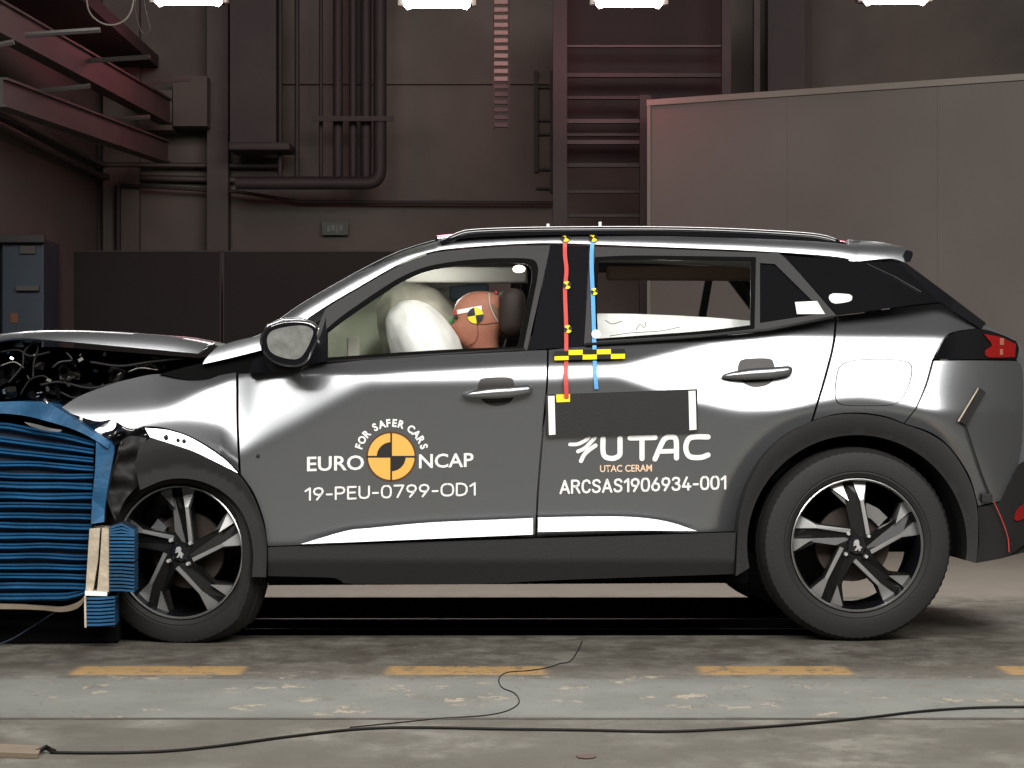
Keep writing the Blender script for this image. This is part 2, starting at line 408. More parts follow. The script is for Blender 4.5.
# big black pipes
col = pxbox('steel_column', 230, -40, 276, 150, 17.5, .25, M['steel']); tag(col, 'wide dark steel column left of the black pipes', 'column')
bm = bmesh.new(); bbox_px(bm, 228, 142, 290, 150, 17.4, .4, .01); tag(obj('column_foot', bm, M['steel']), 'dark bracket plate under the wide steel column', 'bracket')
def bend(pts, rad=6, n=5):
    # round the corners of a pixel polyline
    out = [Vector(pts[0])]
    for i in range(1, len(pts)-1):
        a, b, c = Vector(pts[i-1]), Vector(pts[i]), Vector(pts[i+1])
        p = b+(a-b).normalized()*rad; q = b+(c-b).normalized()*rad
        for k in range(n+1):
            t = k/n; out.append(p*(1-t)**2+b*2*t*(1-t)+q*t*t)
    out.append(Vector(pts[-1])); return out
Yp = 17.55
pipe('black_pipe', [B(p.x, p.y, Yp) for p in bend([(380, -40), (380, 183), (236, 183)], 14)], 6.6/F*Yp, M['steel'], 'fat black pipe coming down and bending left above the screens', 'pipe', n=12)
for (x, y1, r, lb) in ((338, 178, 5, 'leftmost of the three straight black pipes beside the bending one'), (353, 178, 4, 'middle of the three straight black pipes, the thinnest'), (366, 178, 5.5, 'right straight black pipe next to the bending fat one'),
                    (280, 178, 2.5, 'thin dark pipe right beside the wide steel column'), (297, 178, 2.5, 'lone thin dark pipe between column and pipe cluster'), (321, 178, 2, 'thinnest faint pipe left of the black pipe cluster')):
    pipe('vertical_pipe', [B(x, -40, Yp+.08), B(x, y1, Yp+.08)], r/F*Yp, M['steel'], lb, 'pipe')
tag(pxbox('pipe_clamp', 312, 116, 394, 121, Yp-.06, .02, M['steel']), 'thin bracket clamping the black pipes to the wall', 'bracket')
# hanging energy chain
ch = empty('cable_chain', B(501, 60, 16.5)); tag(ch, 'hanging cable chain of pale links against the back wall', 'cable chain')
for k in range(19):
    y = -16+k*7.7
    bm = bmesh.new(); a = B(494, y+4.6, 16.5)-ch.location; b = B(508, y, 16.5)-ch.location; box(bm, (a.x, 0, a.z), (b.x, .035, b.z), bev=.003); obj('link', bm, M['chain'] if k < 13 else M['steel2'], ch)
bm = bmesh.new()
for x in (493, 508): 
    a = B(x, 128, 16.5)-ch.location; b = B(x+1.8, -20, 16.5)-ch.location; box(bm, (a.x, .005, a.z), (b.x, .05, b.z))
obj('side_band', bm, M['steel'], ch)
# steel stair frame right of it
st = empty('steel_rack', B(600, 260, 16.4)); tag(st, 'tall dark steel frame with horizontal slats behind the roof', 'frame')
def rel(name, x0, y0, x1, y1, Y, d, m):
    bm = bmesh.new(); a = B(x0, y1, Y)-st.location; b = B(x1, y0, Y)-st.location; box(bm, (a.x, a.y, a.z), (b.x, a.y+d, b.z)); obj(name, bm, m, st)
rel('post', 553, -20, 567, 330, 16.4, .12, M['steel']); rel('post', 640, 95, 651, 330, 16.4, .12, M['steel']); rel('post', 722, -20, 731, 100, 16.4, .1, M['steel'])
for (y0, y1) in ((45, 47), (73, 77), (96, 99), (119, 123), (133, 136), (140, 144), (163, 167), (190, 193), (214, 217)):
    rel('slat', 565, y0, 642 if y0 > 80 else 724, y1, 16.45, .06, M['steel2'] if y0 in (45, 119, 140) else M['steel'])
rel('back_panel', 567, -10, 724, 108, 16.75, .03, M['deck']); rel('back_panel', 567, 108, 641, 165, 16.75, .03, M['deck'])
lad = empty('side_ladder', B(545, 190, 17.95)); tag(lad, 'short dark ladder frame fixed left of the steel frame', 'ladder')
for (x0, y0, x1, y1) in ((534, 71, 538, 172), (550, 71, 553, 192)):
    bm = bmesh.new(); a = B(x0, y1, 17.95)-lad.location; b = B(x1, y0, 17.95)-lad.location; box(bm, (a.x, 0, a.z), (b.x, .05, b.z)); obj('rail', bm, M['steel'], lad)
for y in (86, 119, 133, 168, 187):
    bm = bmesh.new(); a = B(536, y+2, 17.95)-lad.location; b = B(552, y, 17.95)-lad.location; box(bm, (a.x, .01, a.z), (b.x, .04, b.z)); obj('rung', bm, M['steel'], lad)
tag(pxbox('steel_column', 768, -40, 805, 110, 17.3, .2, M['steel']), 'dark steel column rising behind the grey partition', 'column')
tag(pxbox('steel_column', 754, -40, 760, 96, 17.2, .1, M['steel2']), 'narrow grey post beside the dark column behind the partition', 'column')
# partition
pt = empty('partition', B(650, 480, 16)); tag(pt, 'tall plain grey partition wall behind the car rear', 'partition')
P0, P1 = B(648, 100, 16.0), B(1100, 69, 14.4)
zt = P0.z
def pane(name, t0, t1, z0, z1, d0, d1, m):
    bm = bmesh.new(); dr = Vector((P1.x-P0.x, P1.y-P0.y, 0)); nn = Vector((-dr.y, dr.x, 0)).normalized()
    a = Vector((P0.x, P0.y, 0))+dr*t0; b = Vector((P0.x, P0.y, 0))+dr*t1; off = Vector((pt.location.x, pt.location.y, pt.location.z))
    vs = []
    for (q, d) in ((a, d0), (b, d0), (b, d1), (a, d1)):
        for z in (z0, z1): vs.append(bm.verts.new(q+nn*d+Vector((0, 0, z))-off))
    for f in ((0, 2, 3, 1), (2, 4, 5, 3), (4, 6, 7, 5), (6, 0, 1, 7), (1, 3, 5, 7), (0, 6, 4, 2)): bm.faces.new([vs[i] for i in f])
    fix(bm); obj(name, bm, m, pt)
for (t0, t1) in ((0.008, .3305), (.331, .6645), (.665, 1.6)): pane('panel', t0, t1, 0, zt-.035, 0, .04, M['panel'])
pane('top_rail', 0, 1.6, zt-.035, zt, -.015, .055, M['panel_rail']); pane('end_post', 0, .0075, 0, zt-.035, -.01, .05, M['panel_rail'])
# black screens
for (x0, x1, Y, lb) in ((58, 221, 17.0, 'left black cloth screen standing between pillar and next screen'), (223, 480, 17.05, 'wider black cloth screen directly behind the windscreen')):
    s = empty('black_screen', B((x0+x1)/2, 384+H*F/Y, Y)); tag(s, lb, 'screen')
    bm = bmesh.new(); a = B(x0, 0, Y)-s.location; b = B(x1, 251, Y)-s.location; box(bm, (a.x, 0, 0.0), (b.x, .03, b.z)); obj('cloth', bm, M['screen'], s)
    bm = bmesh.new()
    for (u0, u1, z0, z1) in ((a.x, b.x, b.z-.008, b.z+.002), (a.x, a.x+.008, 0, b.z), (b.x-.008, b.x, 0, b.z)): box(bm, (u0, -.006, z0), (u1, 0, z1))
    obj('frame', bm, M['steel'], s)
# left pillar and dark blue machine
tag(pxbox('pillar', 45, 245, 58, 384+H*F/15.5, 15.5, .15, M['steel2']), 'short grey pillar between blue machine and black screen', 'pillar')
mc = empty('machine_cabinet', B(15, 384+H*F/14.5, 14.5)); tag(mc, 'dark blue machine cabinet at the left edge behind the bonnet', 'machine')
bm = bmesh.new(); a = B(1, 0, 14.5)-mc.location; b = B(44, 238, 14.5)-mc.location; box(bm, (a.x, 0, 0), (b.x, .5, b.z), bev=.01); obj('body', bm, M['machine'], mc)
def mrel(name, x0, y0, x1, y1, m, d=.02):
    bm = bmesh.new(); a = B(x0, y1, 14.5)-mc.location; b = B(x1, y0, 14.5)-mc.location; box(bm, (a.x, -d, a.z), (b.x, 0, b.z), bev=.003); obj(name, bm, m, mc)
mrel('top_plate', 1, 235, 46, 243, M['steel'], .06); mrel('plate', 20, 246, 36, 254, M['steel2']); mrel('handle', 17, 286, 40, 291, M['steel2'], .04); mrel('warning_label', 10, 313, 18, 323, M['rusty'], .004)
# exit sign
sg = pxbox('green_sign', 322, 222, 348, 235, 17.94, .03, mat('sign_green', (.03, .045, .035), .6)); tag(sg, 'small faded green sign on the back wall above the screen', 'sign')
bm = bmesh.new()
for (x0, y0, x1, y1) in ((327, 226, 330, 232), (331, 225, 335, 231), (336, 226, 338, 233), (339, 225, 343, 231)):
    a, b = B(x0, y1, 17.935), B(x1, y0, 17.935); box(bm, (a.x, 17.932, a.z), (b.x, 17.94, b.z))
o = obj('pictogram', bm, mat('faded_white', (.08, .10, .085), .6), sg)
# floodlights
for i, (x0, x1, y, lb) in enumerate(((150, 228, 7, 'floodlight hanging above the left ceiling beams'), (398, 476, 10, 'floodlight right of the fat black pipe'), (590, 668, 9, 'floodlight above the steel frame'), (858, 932, 6, 'floodlight above the grey partition'))):
    Y = 14.0; c = B((x0+x1)/2, y-9, Y); t = empty('floodlight', c); tag(t, 'bright glowing '+lb, 'lamp', 'floodlights under the ceiling')
    hw = (x1-x0)/2/F*Y; hh = 9/F*Y
    bm = bmesh.new(); box(bm, (-hw*.94, 0, -hh*.1), (hw*.94, .25, hh*2.2), bev=.02); obj('housing', bm, M['steel'], t)
    bm = bmesh.new()
    prism(bm, [(-hw*.86, -hh*.55), (-hw*.76, -hh), (-hw*.62, -hh*.8), (hw*.62, -hh*.8), (hw*.76, -hh), (hw*.86, -hh*.55), (hw*.9, hh*1.2), (-hw*.9, hh*1.2)], -.03, .0); fix(bm)
    obj('lens', bm, mat('flood_lens_%d' % i, (.9, .8, .8), .4, emit=(1, .86, .84), es=9), t)
    bm = bmesh.new(); box(bm, (-hw, -.012, -hh*.5), (-hw*.9, .05, hh*.4)); box(bm, (hw*.9, -.012, -hh*.5), (hw, .05, hh*.4)); obj('bracket', bm, M['panel_rail'], t)
    l = bpy.data.lights.new('haze_fill', 'POINT'); l.energy = 12; l.color = (1.0, .26, .32); l.shadow_soft_size = .15  # added red point light behind the lamp, imitating a haze around it
    lo = bpy.data.objects.new('haze_fill', l); COL.objects.link(lo); lo.parent = t; lo.location = (0, 1.9, .02)
# looping cables at the top left
bm = bmesh.new(); tube(bm, [B(p.x, p.y, 14) for p in cr([(86, -20), (88, 8), (98, 21), (112, 25), (126, 19), (133, 4), (134, -20)], 3)], .005, 6); tag(obj('hanging_cable', bm, M['panel_rail'], None, True), 'wide loop of pale cable hanging left of the first floodlight', 'cable')
bm = bmesh.new(); tube(bm, [B(p.x, p.y, 14) for p in cr([(134, -20), (136, 15), (143, 34), (150, 30), (146, 12), (140, -20)], 3)], .004, 6); tag(obj('hanging_cable', bm, M['steel2'], None, True), 'narrow drooping cable loop beside the wide pale loop', 'cable')

# ------------------------------------------------------------------ floor things
def G(px, py): # point on the floor
    Y = H*F/(py-CY); return Vector(((px-CX)/F*Y, Y, 0))
def floor_line(pts, r, z=None, step=12):
    return [G(p.x, p.y)+Vector((0, 0, r if z is None else z)) for p in cr(pts, step)]
bm = bmesh.new(); tube(bm, floor_line([(50, 754), (100, 754.5), (160, 753), (215, 748), (290, 738), (360, 730.5), (420, 729), (500, 730.5), (580, 731.5), (660, 733), (720, 731), (790, 726.5), (860, 720), (920, 713), (980, 709), (1060, 708)], .0042), .0042, 6)
tag(obj('floor_cable', bm, M['cable'], None, True), 'long black cable lying across the front of the floor', 'cable')
bm = bmesh.new(); tube(bm, floor_line([(350, 728), (410, 722), (440, 719), (485, 716), (508, 711), (519, 703), (515, 694), (502, 688), (499, 679), (507, 673), (530, 671), (548, 668), (560, 664), (570, 662), (578, 651), (582, 642)], .0018, step=4), .0018, 6)
tag(obj('thin_wire', bm, M['cable'], None, True), 'thin dark wire curling over the yellow floor dash', 'wire')
bm = bmesh.new(); a, b, c_, d = G(-20, 748), G(42, 751), G(38, 759), G(-20, 757)
vs = [bm.verts.new(p+Vector((0, 0, .001))) for p in (a, b, c_, d)]; bm.faces.new(vs)
r = bmesh.ops.extrude_face_region(bm, geom=bm.faces[:])
for v in r['geom']:
    if isinstance(v, bmesh.types.BMVert): v.co.z += .012
fix(bm); cv = tag(obj('cable_cover', bm, M['wood']), 'flat brown cable cover at the lower left corner', 'cable cover')
bm = bmesh.new(); tube(bm, [G(37, 755)+Vector((0, 0, .008)), G(46, 752)+Vector((0, 0, .012)), G(54, 754)+Vector((0, 0, .006))], .007, 8); obj('end_plug', bm, M['cable'], cv)
bm = bmesh.new()
r = bmesh.ops.create_icosphere(bm, subdivisions=2, radius=.02)
for v in bm.verts: v.co = Vector((v.co.x*1.3, v.co.y*2.2, v.co.z*.12))+G(586, 757)+Vector((0, 0, .0025))
tag(obj('rust_flake', bm, mat('rust', (.09, .06, .05), .9), None, True), 'small dark rust flake lying on the foreground floor', 'flake')
# ------------------------------------------------------------------ CAR
TH = math.radians(3.8)
O = Vector((1.2305, 9.63, 0)); EX = Vector((math.cos(TH), math.sin(TH), 0)); EY = Vector((-math.sin(TH), math.cos(TH), 0)); CAMP = Vector((0, 0, H))
CARW = 1.72
def U(px, py, yl):
    d = Vector(((px-CX)/F, 1, (CY-py)/F)); t = (yl+(O-CAMP).dot(EY))/d.dot(EY); p = CAMP+d*t-O
    return Vector((p.dot(EX), yl, p.z+O.z))
car = empty('car', O, TH)
tag(car, 'crashed silver grey compact crossover with crumpled front against blue barrier', 'car')
FW = (180, 552); RW = (857, 545)
T_YC = [(40, 425), (130, 440), (200, 468), (240, 456), (300, 424), (366, 386), (410, 383), (545, 381), (615, 378), (640, 386), (690, 404), (740, 411), (830, 411), (1030, 411)]
T_YS = [(40, 412), (130, 411), (165, 407), (200, 390), (240, 375), (300, 373), (366, 375), (406, 371), (512, 365), (622, 363), (662, 352), (704, 342), (768, 333), (836, 334), (940, 335), (1030, 335)]
T_S0 = [(40, .29), (225, .29), (262, .17), (350, .17), (410, .29), (1030, .31)]
T_Q = [(225, 0), (262, .0006), (350, .0006), (410, 0)]
def smax(vals, k=.004):
    m = max(vals); return m+k*math.log(sum(math.exp((v-m)/k) for v in vals))
def Lp(x, y): return .02+.00030*(y-370)
_cache = {}
def W(x, y):
    key = (round(x, 3), round(y, 3))
    if key in _cache: return _cache[key]
    # smooth the crease tables a little
    yc = sum(lerp_tab(T_YC, x+d) for d in (-8, -4, 0, 4, 8))/5; ys = sum(lerp_tab(T_YS, x+d) for d in (-12, -6, 0, 6, 12))/5
    l = Lp(x, y); u0 = Lp(x, yc); tb = math.tan(math.radians(lerp_tab([(150, 31), (240, 42)], x)))/279; s0 = sum(lerp_tab(T_S0, x+d) for d in range(-20, 21, 4))/11; q_ = sum(lerp_tab(T_Q, x+d) for d in range(-20, 21, 4))/11; fu = lambda d: (s0*d+(q_*d*d if d > 0 else 0))/279
    u = u0+fu(yc-y); b = u0+fu(yc-ys)+tb*(ys-y)
    v = smax([l, u, b])
    # arch flares
    for (cx, cy), ro, am in ((RW, 146, .012), (FW, 132, .010)):
        r = math.hypot(x-cx, y-cy)
        if cx < 500: am *= max(0, min(1, (238-x)/70))
        if r < ro+60:
            t = max(0, min(1, (ro+60-r)/60)); v -= am*t*t*(3-2*t)
            # concave band curling in towards the arch
            s = ro-r
            e = .0042*math.log(1+math.exp(s/3.0)) if s < 60 else .0042*s/3
            v += e*(1 if cx > 500 else max(0, min(1, (240-x)/20))*.6)
    if x > 925: v += ((x-925)/100)**2*.16
    if x < 170: v += ((170-x)/120)**2*.05
    _cache[key] = v
    return v
T_BELT = [(200, 372), (322, 361), (545, 346), (597, 341), (700, 334), (768, 328), (836, 315), (940, 303)]
def Gl(x, y):
    yb = lerp_tab(T_BELT, x); v = .095+.0022*(yb-y)
    if x > 880: v += ((x-880)/100)**2*.12
    return v
def plus(fn, d): return lambda x, y: fn(x, y)+d
def panel(name, out, lat, m, parent=car, step=7, rim=.014, holes=(), mirror=False, flat=False, thick_back=False):
    loops = [out]+list(holes)
    vs = []; es = []
    for lp in loops:
        s = len(vs); vs += [Vector((p[0], p[1])) for p in lp]; es += [(s+i, s+(i+1) % len(lp)) for i in range(len(lp))]
    nb = len(vs)
    x0 = min(p[0] for p in out); x1 = max(p[0] for p in out); y0 = min(p[1] for p in out); y1 = max(p[1] for p in out)
    bnd = vs[:]
    j = 0; yy = y0+step/2
    while yy < y1 and not flat:
        xx = x0+step/2+(step/2 if j % 2 else 0)
        while xx < x1:
            p = (xx, yy)
            if inside(p, out) and not any(inside(p, h) for h in holes):
                if all(abs(q.x-xx) > step*.45 or abs(q.y-yy) > step*.45 for q in bnd): vs.append(Vector(p))
            xx += step
        yy += step*.87; j += 1
    res = delaunay_2d_cdt(vs, es, [], 0, 1e-4)
    V, Fc = res[0], res[2]
    orig_bnd = {}
    tris = []
    for f in Fc:
        c = sum((V[i] for i in f), Vector((0, 0)))/len(f)
        if inside(c, out) and not any(inside(c, h) for h in holes):
            a, b_, c_ = [V[i] for i in f]
            if (b_-a).cross(c_-a) < 0: f = f[::-1]
            tris.append(list(f))   # y down: positive cross here is clockwise in view
    co = []; nr = []
    for v in V:
        p = U(v.x, v.y, lat(v.x, v.y)); co.append(p)
        e = .8
        dx = U(v.x+e, v.y, lat(v.x+e, v.y))-U(v.x-e, v.y, lat(v.x-e, v.y)); dy = U(v.x, v.y+e, lat(v.x, v.y+e))-U(v.x, v.y-e, lat(v.x, v.y-e))
        n_ = dx.cross(dy).normalized()
        if n_.y > 0: n_.negate()
        nr.append(n_)
    faces = []
    for f in tris:
        a, b_, c_ = [co[i] for i in f]
        if (b_-a).cross(c_-a).y > 0: f = f[::-1]
        faces.append(f)
    nface = len(faces)
    # rims
    if rim:
        cnt = {}
        for f in faces:
            for i in range(3):
                k = (f[i], f[(i+1) % 3]); cnt[k] = 1
        be = [k for k in cnt if (k[1], k[0]) not in cnt]
        for (a, b_) in be:
            i0 = len(co); pa, pb = co[a], co[b_]
            dv = Vector((0, rim, 0))
            co += [pa.copy(), pb.copy(), pb+dv, pa+dv]
            fn = (pb-pa).cross(dv).normalized()
            nr += [fn]*4; faces.append([i0+1, i0, i0+3, i0+2])
    me = bpy.data.meshes.new(name); me.from_pydata(co, [], faces); me.materials.append(m); me.update()
    me.shade_smooth()
    nl = []
    for pidx, p in enumerate(me.polygons):
        fnn = p.normal
        for li in p.loop_indices:
            vi = me.loops[li].vertex_index
            nl.append(nr[vi] if pidx < nface else fnn)
    me.normals_split_custom_set([tuple(v) for v in nl])
    o = link(name, me, parent)
    if mirror:
        o2 = link(name, me, parent); o2.scale = (1, -1, 1); o2.location = (0, CARW, 0)
    return o
def loft(name, crv, lat, m, parent=car, nseg=14, crown=.0, bulge=0, solid=.02, step=10, s0=0, s1=1):
    pts = crv if not isinstance(crv[0], tuple) else cr(crv, step)
    bm = bmesh.new(); rows = []
    for p in pts:
        l = lat(p.x, p.y) if callable(lat) else lat
        a = U(p.x, p.y, l); b = Vector((a.x, CARW-l, a.z)); row = []
        for k in range(nseg+1):
            s = s0+(s1-s0)*k/nseg; q = a.lerp(b, s); c = 4*s*(1-s); c = 1-(1-c)**2 if c > 0 else 0
            q.z += crown*c; q.x += bulge*4*s*(1-s); row.append(bm.verts.new(q))
        rows.append(row)
    for i in range(len(rows)-1):
        for k in range(nseg): bm.faces.new((rows[i][k], rows[i+1][k], rows[i+1][k+1], rows[i][k+1]))
    fix(bm)
    if solid: 
        bmesh.ops.solidify(bm, geom=bm.faces[:], thickness=solid)
    return obj(name, bm, m, parent, True, 40)

# ---- body side panels
A_LOW = [(286, 333), (308, 318), (330, 303.5), (361, 285.5), (385, 271.5), (406, 260.5), (430, 252), (456, 248), (512, 244), (560, 243), (640, 246), (750, 250.5), (830, 256), (858, 261)]
A_UP = [(858, 246), (840, 243.5), (800, 240.5), (720, 237.5), (640, 235.5), (560, 234.5), (500, 235.5), (470, 237), (438, 240), (412, 247.5), (388, 257), (351, 276), (306, 302), (281, 319), (268, 329)]
aup = sorted(A_UP); 
def LatA(x, y):
    yl = lerp_tab(A_LOW, x); yu = lerp_tab(aup, x); t = max(-.3, min(1.3, (yl-y)/max(6, yl-yu)))
    return Gl(x, yl)+.0009*(yl-y)+.017*max(0, t)**3-.004
panel('roof_side_rail', path(A_LOW, [(858, 261), (858, 246)], A_UP, [(268, 329), (286, 333)]), LatA, M['paint'], step=3, mirror=True, rim=.03)
# cowl corner piece
panel('cowl_panel', path([(203, 364), (207, 357), (217, 347)], [(217, 347), (235, 341), (258, 336)], [(258, 336), (270, 328)], [(270, 328), (284, 334)], [(284, 334), (262, 350)], [(262, 350), (230, 358), (203, 364)]), lambda x, y: .12+(lambda d: .0010*d+.00005*d*abs(d))(364-(x-203)*.27-y), M['paint'], step=4)
panel('wing_gap_trim', path([(160, 374), (190, 366), (262, 350)], [(262, 350), (300, 345), (318, 362)], [(318, 362), (250, 374)], [(250, 374), (195, 380), (160, 374)]), lambda x, y: .15, M['black'])
# front wing
fender = panel('front_wing', path([(58, 410), (78, 397), (106, 386), (130, 379), (160, 374), (195, 378.5), (236, 372.5)], [(236, 372.5), (236.3, 420), (238.5, 471)],
      [(238.5, 471), (222, 455.5), (200, 441), (180, 432), (160, 427), (144, 426)], [(144, 426), (128, 432), (104, 441)], [(104, 441), (88, 426), (58, 410)], step=5), W, M['paint'], step=4, rim=.02)
panel('wing_lip', path([(145, 428), (169, 430.5), (193, 439), (222, 457.5), (238, 473)], [(238, 473), (216, 462), (193, 451), (169, 443), (150, 437)], [(150, 437), (145, 428)]), lambda x, y: .010-.0012*(y-440)*0+.0011*(450-y), M['alloy'], step=4)
for (x, y, r_) in ((166, 437, 2.4), (178, 440, 2.0), (184, 441, 2.2)):
    bm = bmesh.new(); p = U(x, y, .016); bmesh.ops.create_icosphere(bm, subdivisions=2, radius=r_/280, matrix=Matrix.Translation(p))
    obj('clip', bm, M['clad'], car, True)
# doors
fd = panel('front_door', path([(238.5, 374), (300, 371)], [(300, 371), (322, 364), (430, 356), (547, 350)], [(547, 350), (546, 385), (542, 430), (537, 490), (535, 537)], [(535, 537), (400, 541.5), (268, 546)],
      [(268, 546), (264, 520), (254, 493), (241, 474)], [(241, 474), (239, 430), (238.5, 374)], step=6), W, M['paint'], step=4, mirror=True)
rd = panel('rear_door', path([(549, 350), (597, 345), (700, 337.5), (768, 331), (835, 317.5)], [(835, 317.5), (832, 345), (824, 377), (811, 421)], [(811, 421), (785, 434), (765, 452), (750, 478), (741, 505), (737, 531)],
      [(737, 531), (640, 534), (537, 537)], [(537, 537), (539, 490), (544, 430), (548, 385), (549, 350)], step=6), W, M['paint'], step=4, mirror=True)
flap_out = cr([(835, 398), (836, 378), (840, 366), (852, 360.5), (875, 359), (900, 360), (911, 364), (912, 374), (908, 388), (900, 401), (888, 405.5), (862, 406), (842, 405)], 4, True)
rq = panel('rear_quarter_panel', path([(838, 317), (870, 312), (905, 307), (940, 303.5)], [(940, 303.5), (979, 328)], [(979, 328), (955, 331.5), (944, 338), (932, 360)], [(932, 360), (925, 385), (915.5, 408)], [(915.5, 408), (904, 423)],
      [(904, 423), (885, 416), (860, 412.5), (835, 414), (813.5, 420)], [(813.5, 420), (826.5, 377), (834.5, 345), (838, 317)], step=4), W, M['paint'], step=4, holes=[flap_out], mirror=True)
c0 = Vector((874, 383)); panel('fuel_flap', [c0+(p-c0)*.975 for p in flap_out], W, M['paint'], rq, step=4)
rb = panel('rear_bumper', path([(934, 361), (975, 360.5), (1015, 361)], [(1015, 361), (1022, 368), (1023, 400), (1022, 440), (1019, 462)], [(1019, 462), (1010, 482), (1000, 501)], [(1000, 501), (978.5, 506)],
      [(978.5, 506), (969, 475), (950, 447), (930, 432), (905, 423.5)], [(905, 423.5), (917, 408)], [(917, 408), (927, 385), (934, 361)], step=4), W, M['paint'], step=4, mirror=True)
tl = panel('tail_lamp', path([(934, 359), (945, 338.5), (957, 332)], [(957, 332), (980, 329), (1000, 334), (1016, 341)], [(1016, 341), (1019, 348), (1017, 359)], [(1017, 359), (934, 359)]), lambda x, y: W(x, 362)-.004+.0002*(359-y), M['dark_glass'], step=4, mirror=True)
panel('red_lens', path([(984, 334), (1000, 337), (1016, 344)], [(1016, 344), (1015, 357)], [(1015, 357), (988, 357), (986, 350), (992, 345), (984, 334)], step=3), lambda x, y: W(x, 362)-.012+.0002*(359-y), M['lamp_red'], tl, step=3, rim=.006)
for (x0, x1, y0, y1) in ((1000, 1004, 338, 345), (1000, 1003, 349, 355)):
    panel('pale_lens', path([(x0, y0), (x1, y0)], [(x1, y0), (x1, y1)], [(x1, y1), (x0, y1)], [(x0, y1), (x0, y0)], step=3), lambda x, y: W(x, 362)-.016+.0002*(359-y), M['amber'], tl, step=3, rim=.003)
# lower cladding
def Sl(x, y): return -.004+.0012*max(0, y-560)
sill = panel('sill_cladding', path([(268, 547.5), (400, 543), (535, 538.5), (640, 535.5), (736, 532.5)], [(736, 532.5), (734, 574)], [(734, 574), (560, 580), (480, 584), (380, 584), (343, 583), (335, 578), (268, 576)], [(268, 576), (268, 547.5)]), plus(Sl, .012), M['clad'], step=8, mirror=True)
T_MM = [(300, 546), (533, 534), (697, 533)]
def MLat(x, y):
    m_ = lerp_tab(T_MM, x); return -.010+(m_-y)*.0016
panel('door_moulding', path([(301, 544), (346, 531), (371, 528), (431, 522.5), (512, 519), (533, 518)], [(533, 518), (533, 534.5)], [(533, 534.5), (460, 537.5), (380, 541), (301, 544)], step=3), MLat, M['paint'], fd, step=4, rim=.02)
panel('door_moulding', path([(538, 517.5), (590, 516.5), (632, 517), (667, 521.5), (697, 531)], [(697, 531), (620, 530.5), (538, 532)], [(538, 532), (538, 517.5)], step=3), MLat, M['paint'], rd, step=4, rim=.02)
# arches
def arc(c, r, a0, a1, n=24, rx=1): return [(c[0]+r*rx*math.cos(math.radians(a0+(a1-a0)*i/n)), c[1]-r*math.sin(math.radians(a0+(a1-a0)*i/n))) for i in range(n+1)]
ra_out = [(736, 576), (738, 532), (742, 505), (752, 477), (767, 453), (787, 435), (813, 422), (836, 415.5), (860, 414), (885, 417.5), (905, 424.5), (930, 434), (950, 449), (968, 477), (977, 507), (978, 540), (976, 563)]
ra_in = arc(RW, 110, -8, 192, 30)
def ALat(x, y): 
    r = math.hypot(x-RW[0], y-RW[1]); t = max(0, min(1, (132-r)/22)); return -.015+.018*t*t
panel('rear_arch_cladding', path(ra_out, [ra_out[-1], ra_in[0]], ra_in, [ra_in[-1], ra_out[0]]), ALat, M['clad'], step=6, rim=.28, mirror=True)
panel('rear_bumper_cladding', path([(978, 507.5), (1000, 502.5)], [(1000, 502.5), (1019, 465), (1032, 462)], [(1032, 462), (1034, 540)], [(1034, 540), (1024, 545), (1008, 556), (993, 560), (976, 563)], [(976, 563), (979, 540), (978, 507.5)]), plus(W, -.015), M['clad'], mirror=True)
panel('reflector', path([(1014, 519), (1018, 509), (1030, 500)], [(1030, 500), (1030, 514), (1018, 521), (1014, 519)], step=3), plus(W, -.024), M['lamp_red'], step=4, rim=.008)
fa_out = [(150, 438), (169, 444), (193, 452), (216, 463), (238, 476), (252, 496), (262, 522), (266.5, 547), (266, 577)]
fa_in = [(252, 577), (253, 552), (248, 526), (236, 504), (215, 487), (190, 479), (165, 480), (140, 490)]
def FLat(x, y):
    r = math.hypot(x-FW[0], y-FW[1]); return -.026+.016*max(0, min(1, (108-r)/22))**1.5
panel('front_arch_cladding', path(fa_out, [(266, 577), (250, 577)], fa_in, [(140, 490), (134, 462)], [(136, 460), (140, 446), (150, 438)]), FLat, M['clad'], step=5, rim=.1)
panel('crushed_arch_liner', path([(121, 441), (130, 436), (147, 438)], [(147, 438), (142, 450), (146, 478)], [(146, 478), (125, 500), (116, 522)], [(116, 522), (107, 495), (113, 465), (121, 441)]), lambda x, y: .02+.05*noise.noise(Vector((x*.05, y*.05, 0)))+.0006*(x-105), M['clad'], step=5, rim=.08)
bm = bmesh.new(); tube(bm, [U(p.x, p.y, .01) for p in cr([(122, 441), (118, 455), (110, 480), (107, 495), (111, 509), (116, 521)], 4)], .006, 8); obj('liner_edge', bm, M['dark_metal'], car, True)
panel('crushed_headlamp', path([(60, 410), (95, 421), (112, 420), (128, 428), (146, 428)], [(146, 428), (150, 438), (122, 442), (108, 452)], [(108, 452), (96, 436), (60, 410)]), lambda x, y: .05+.06*noise.noise(Vector((x*.06, y*.08, 3))), M['gloss'], step=4, rim=.05)
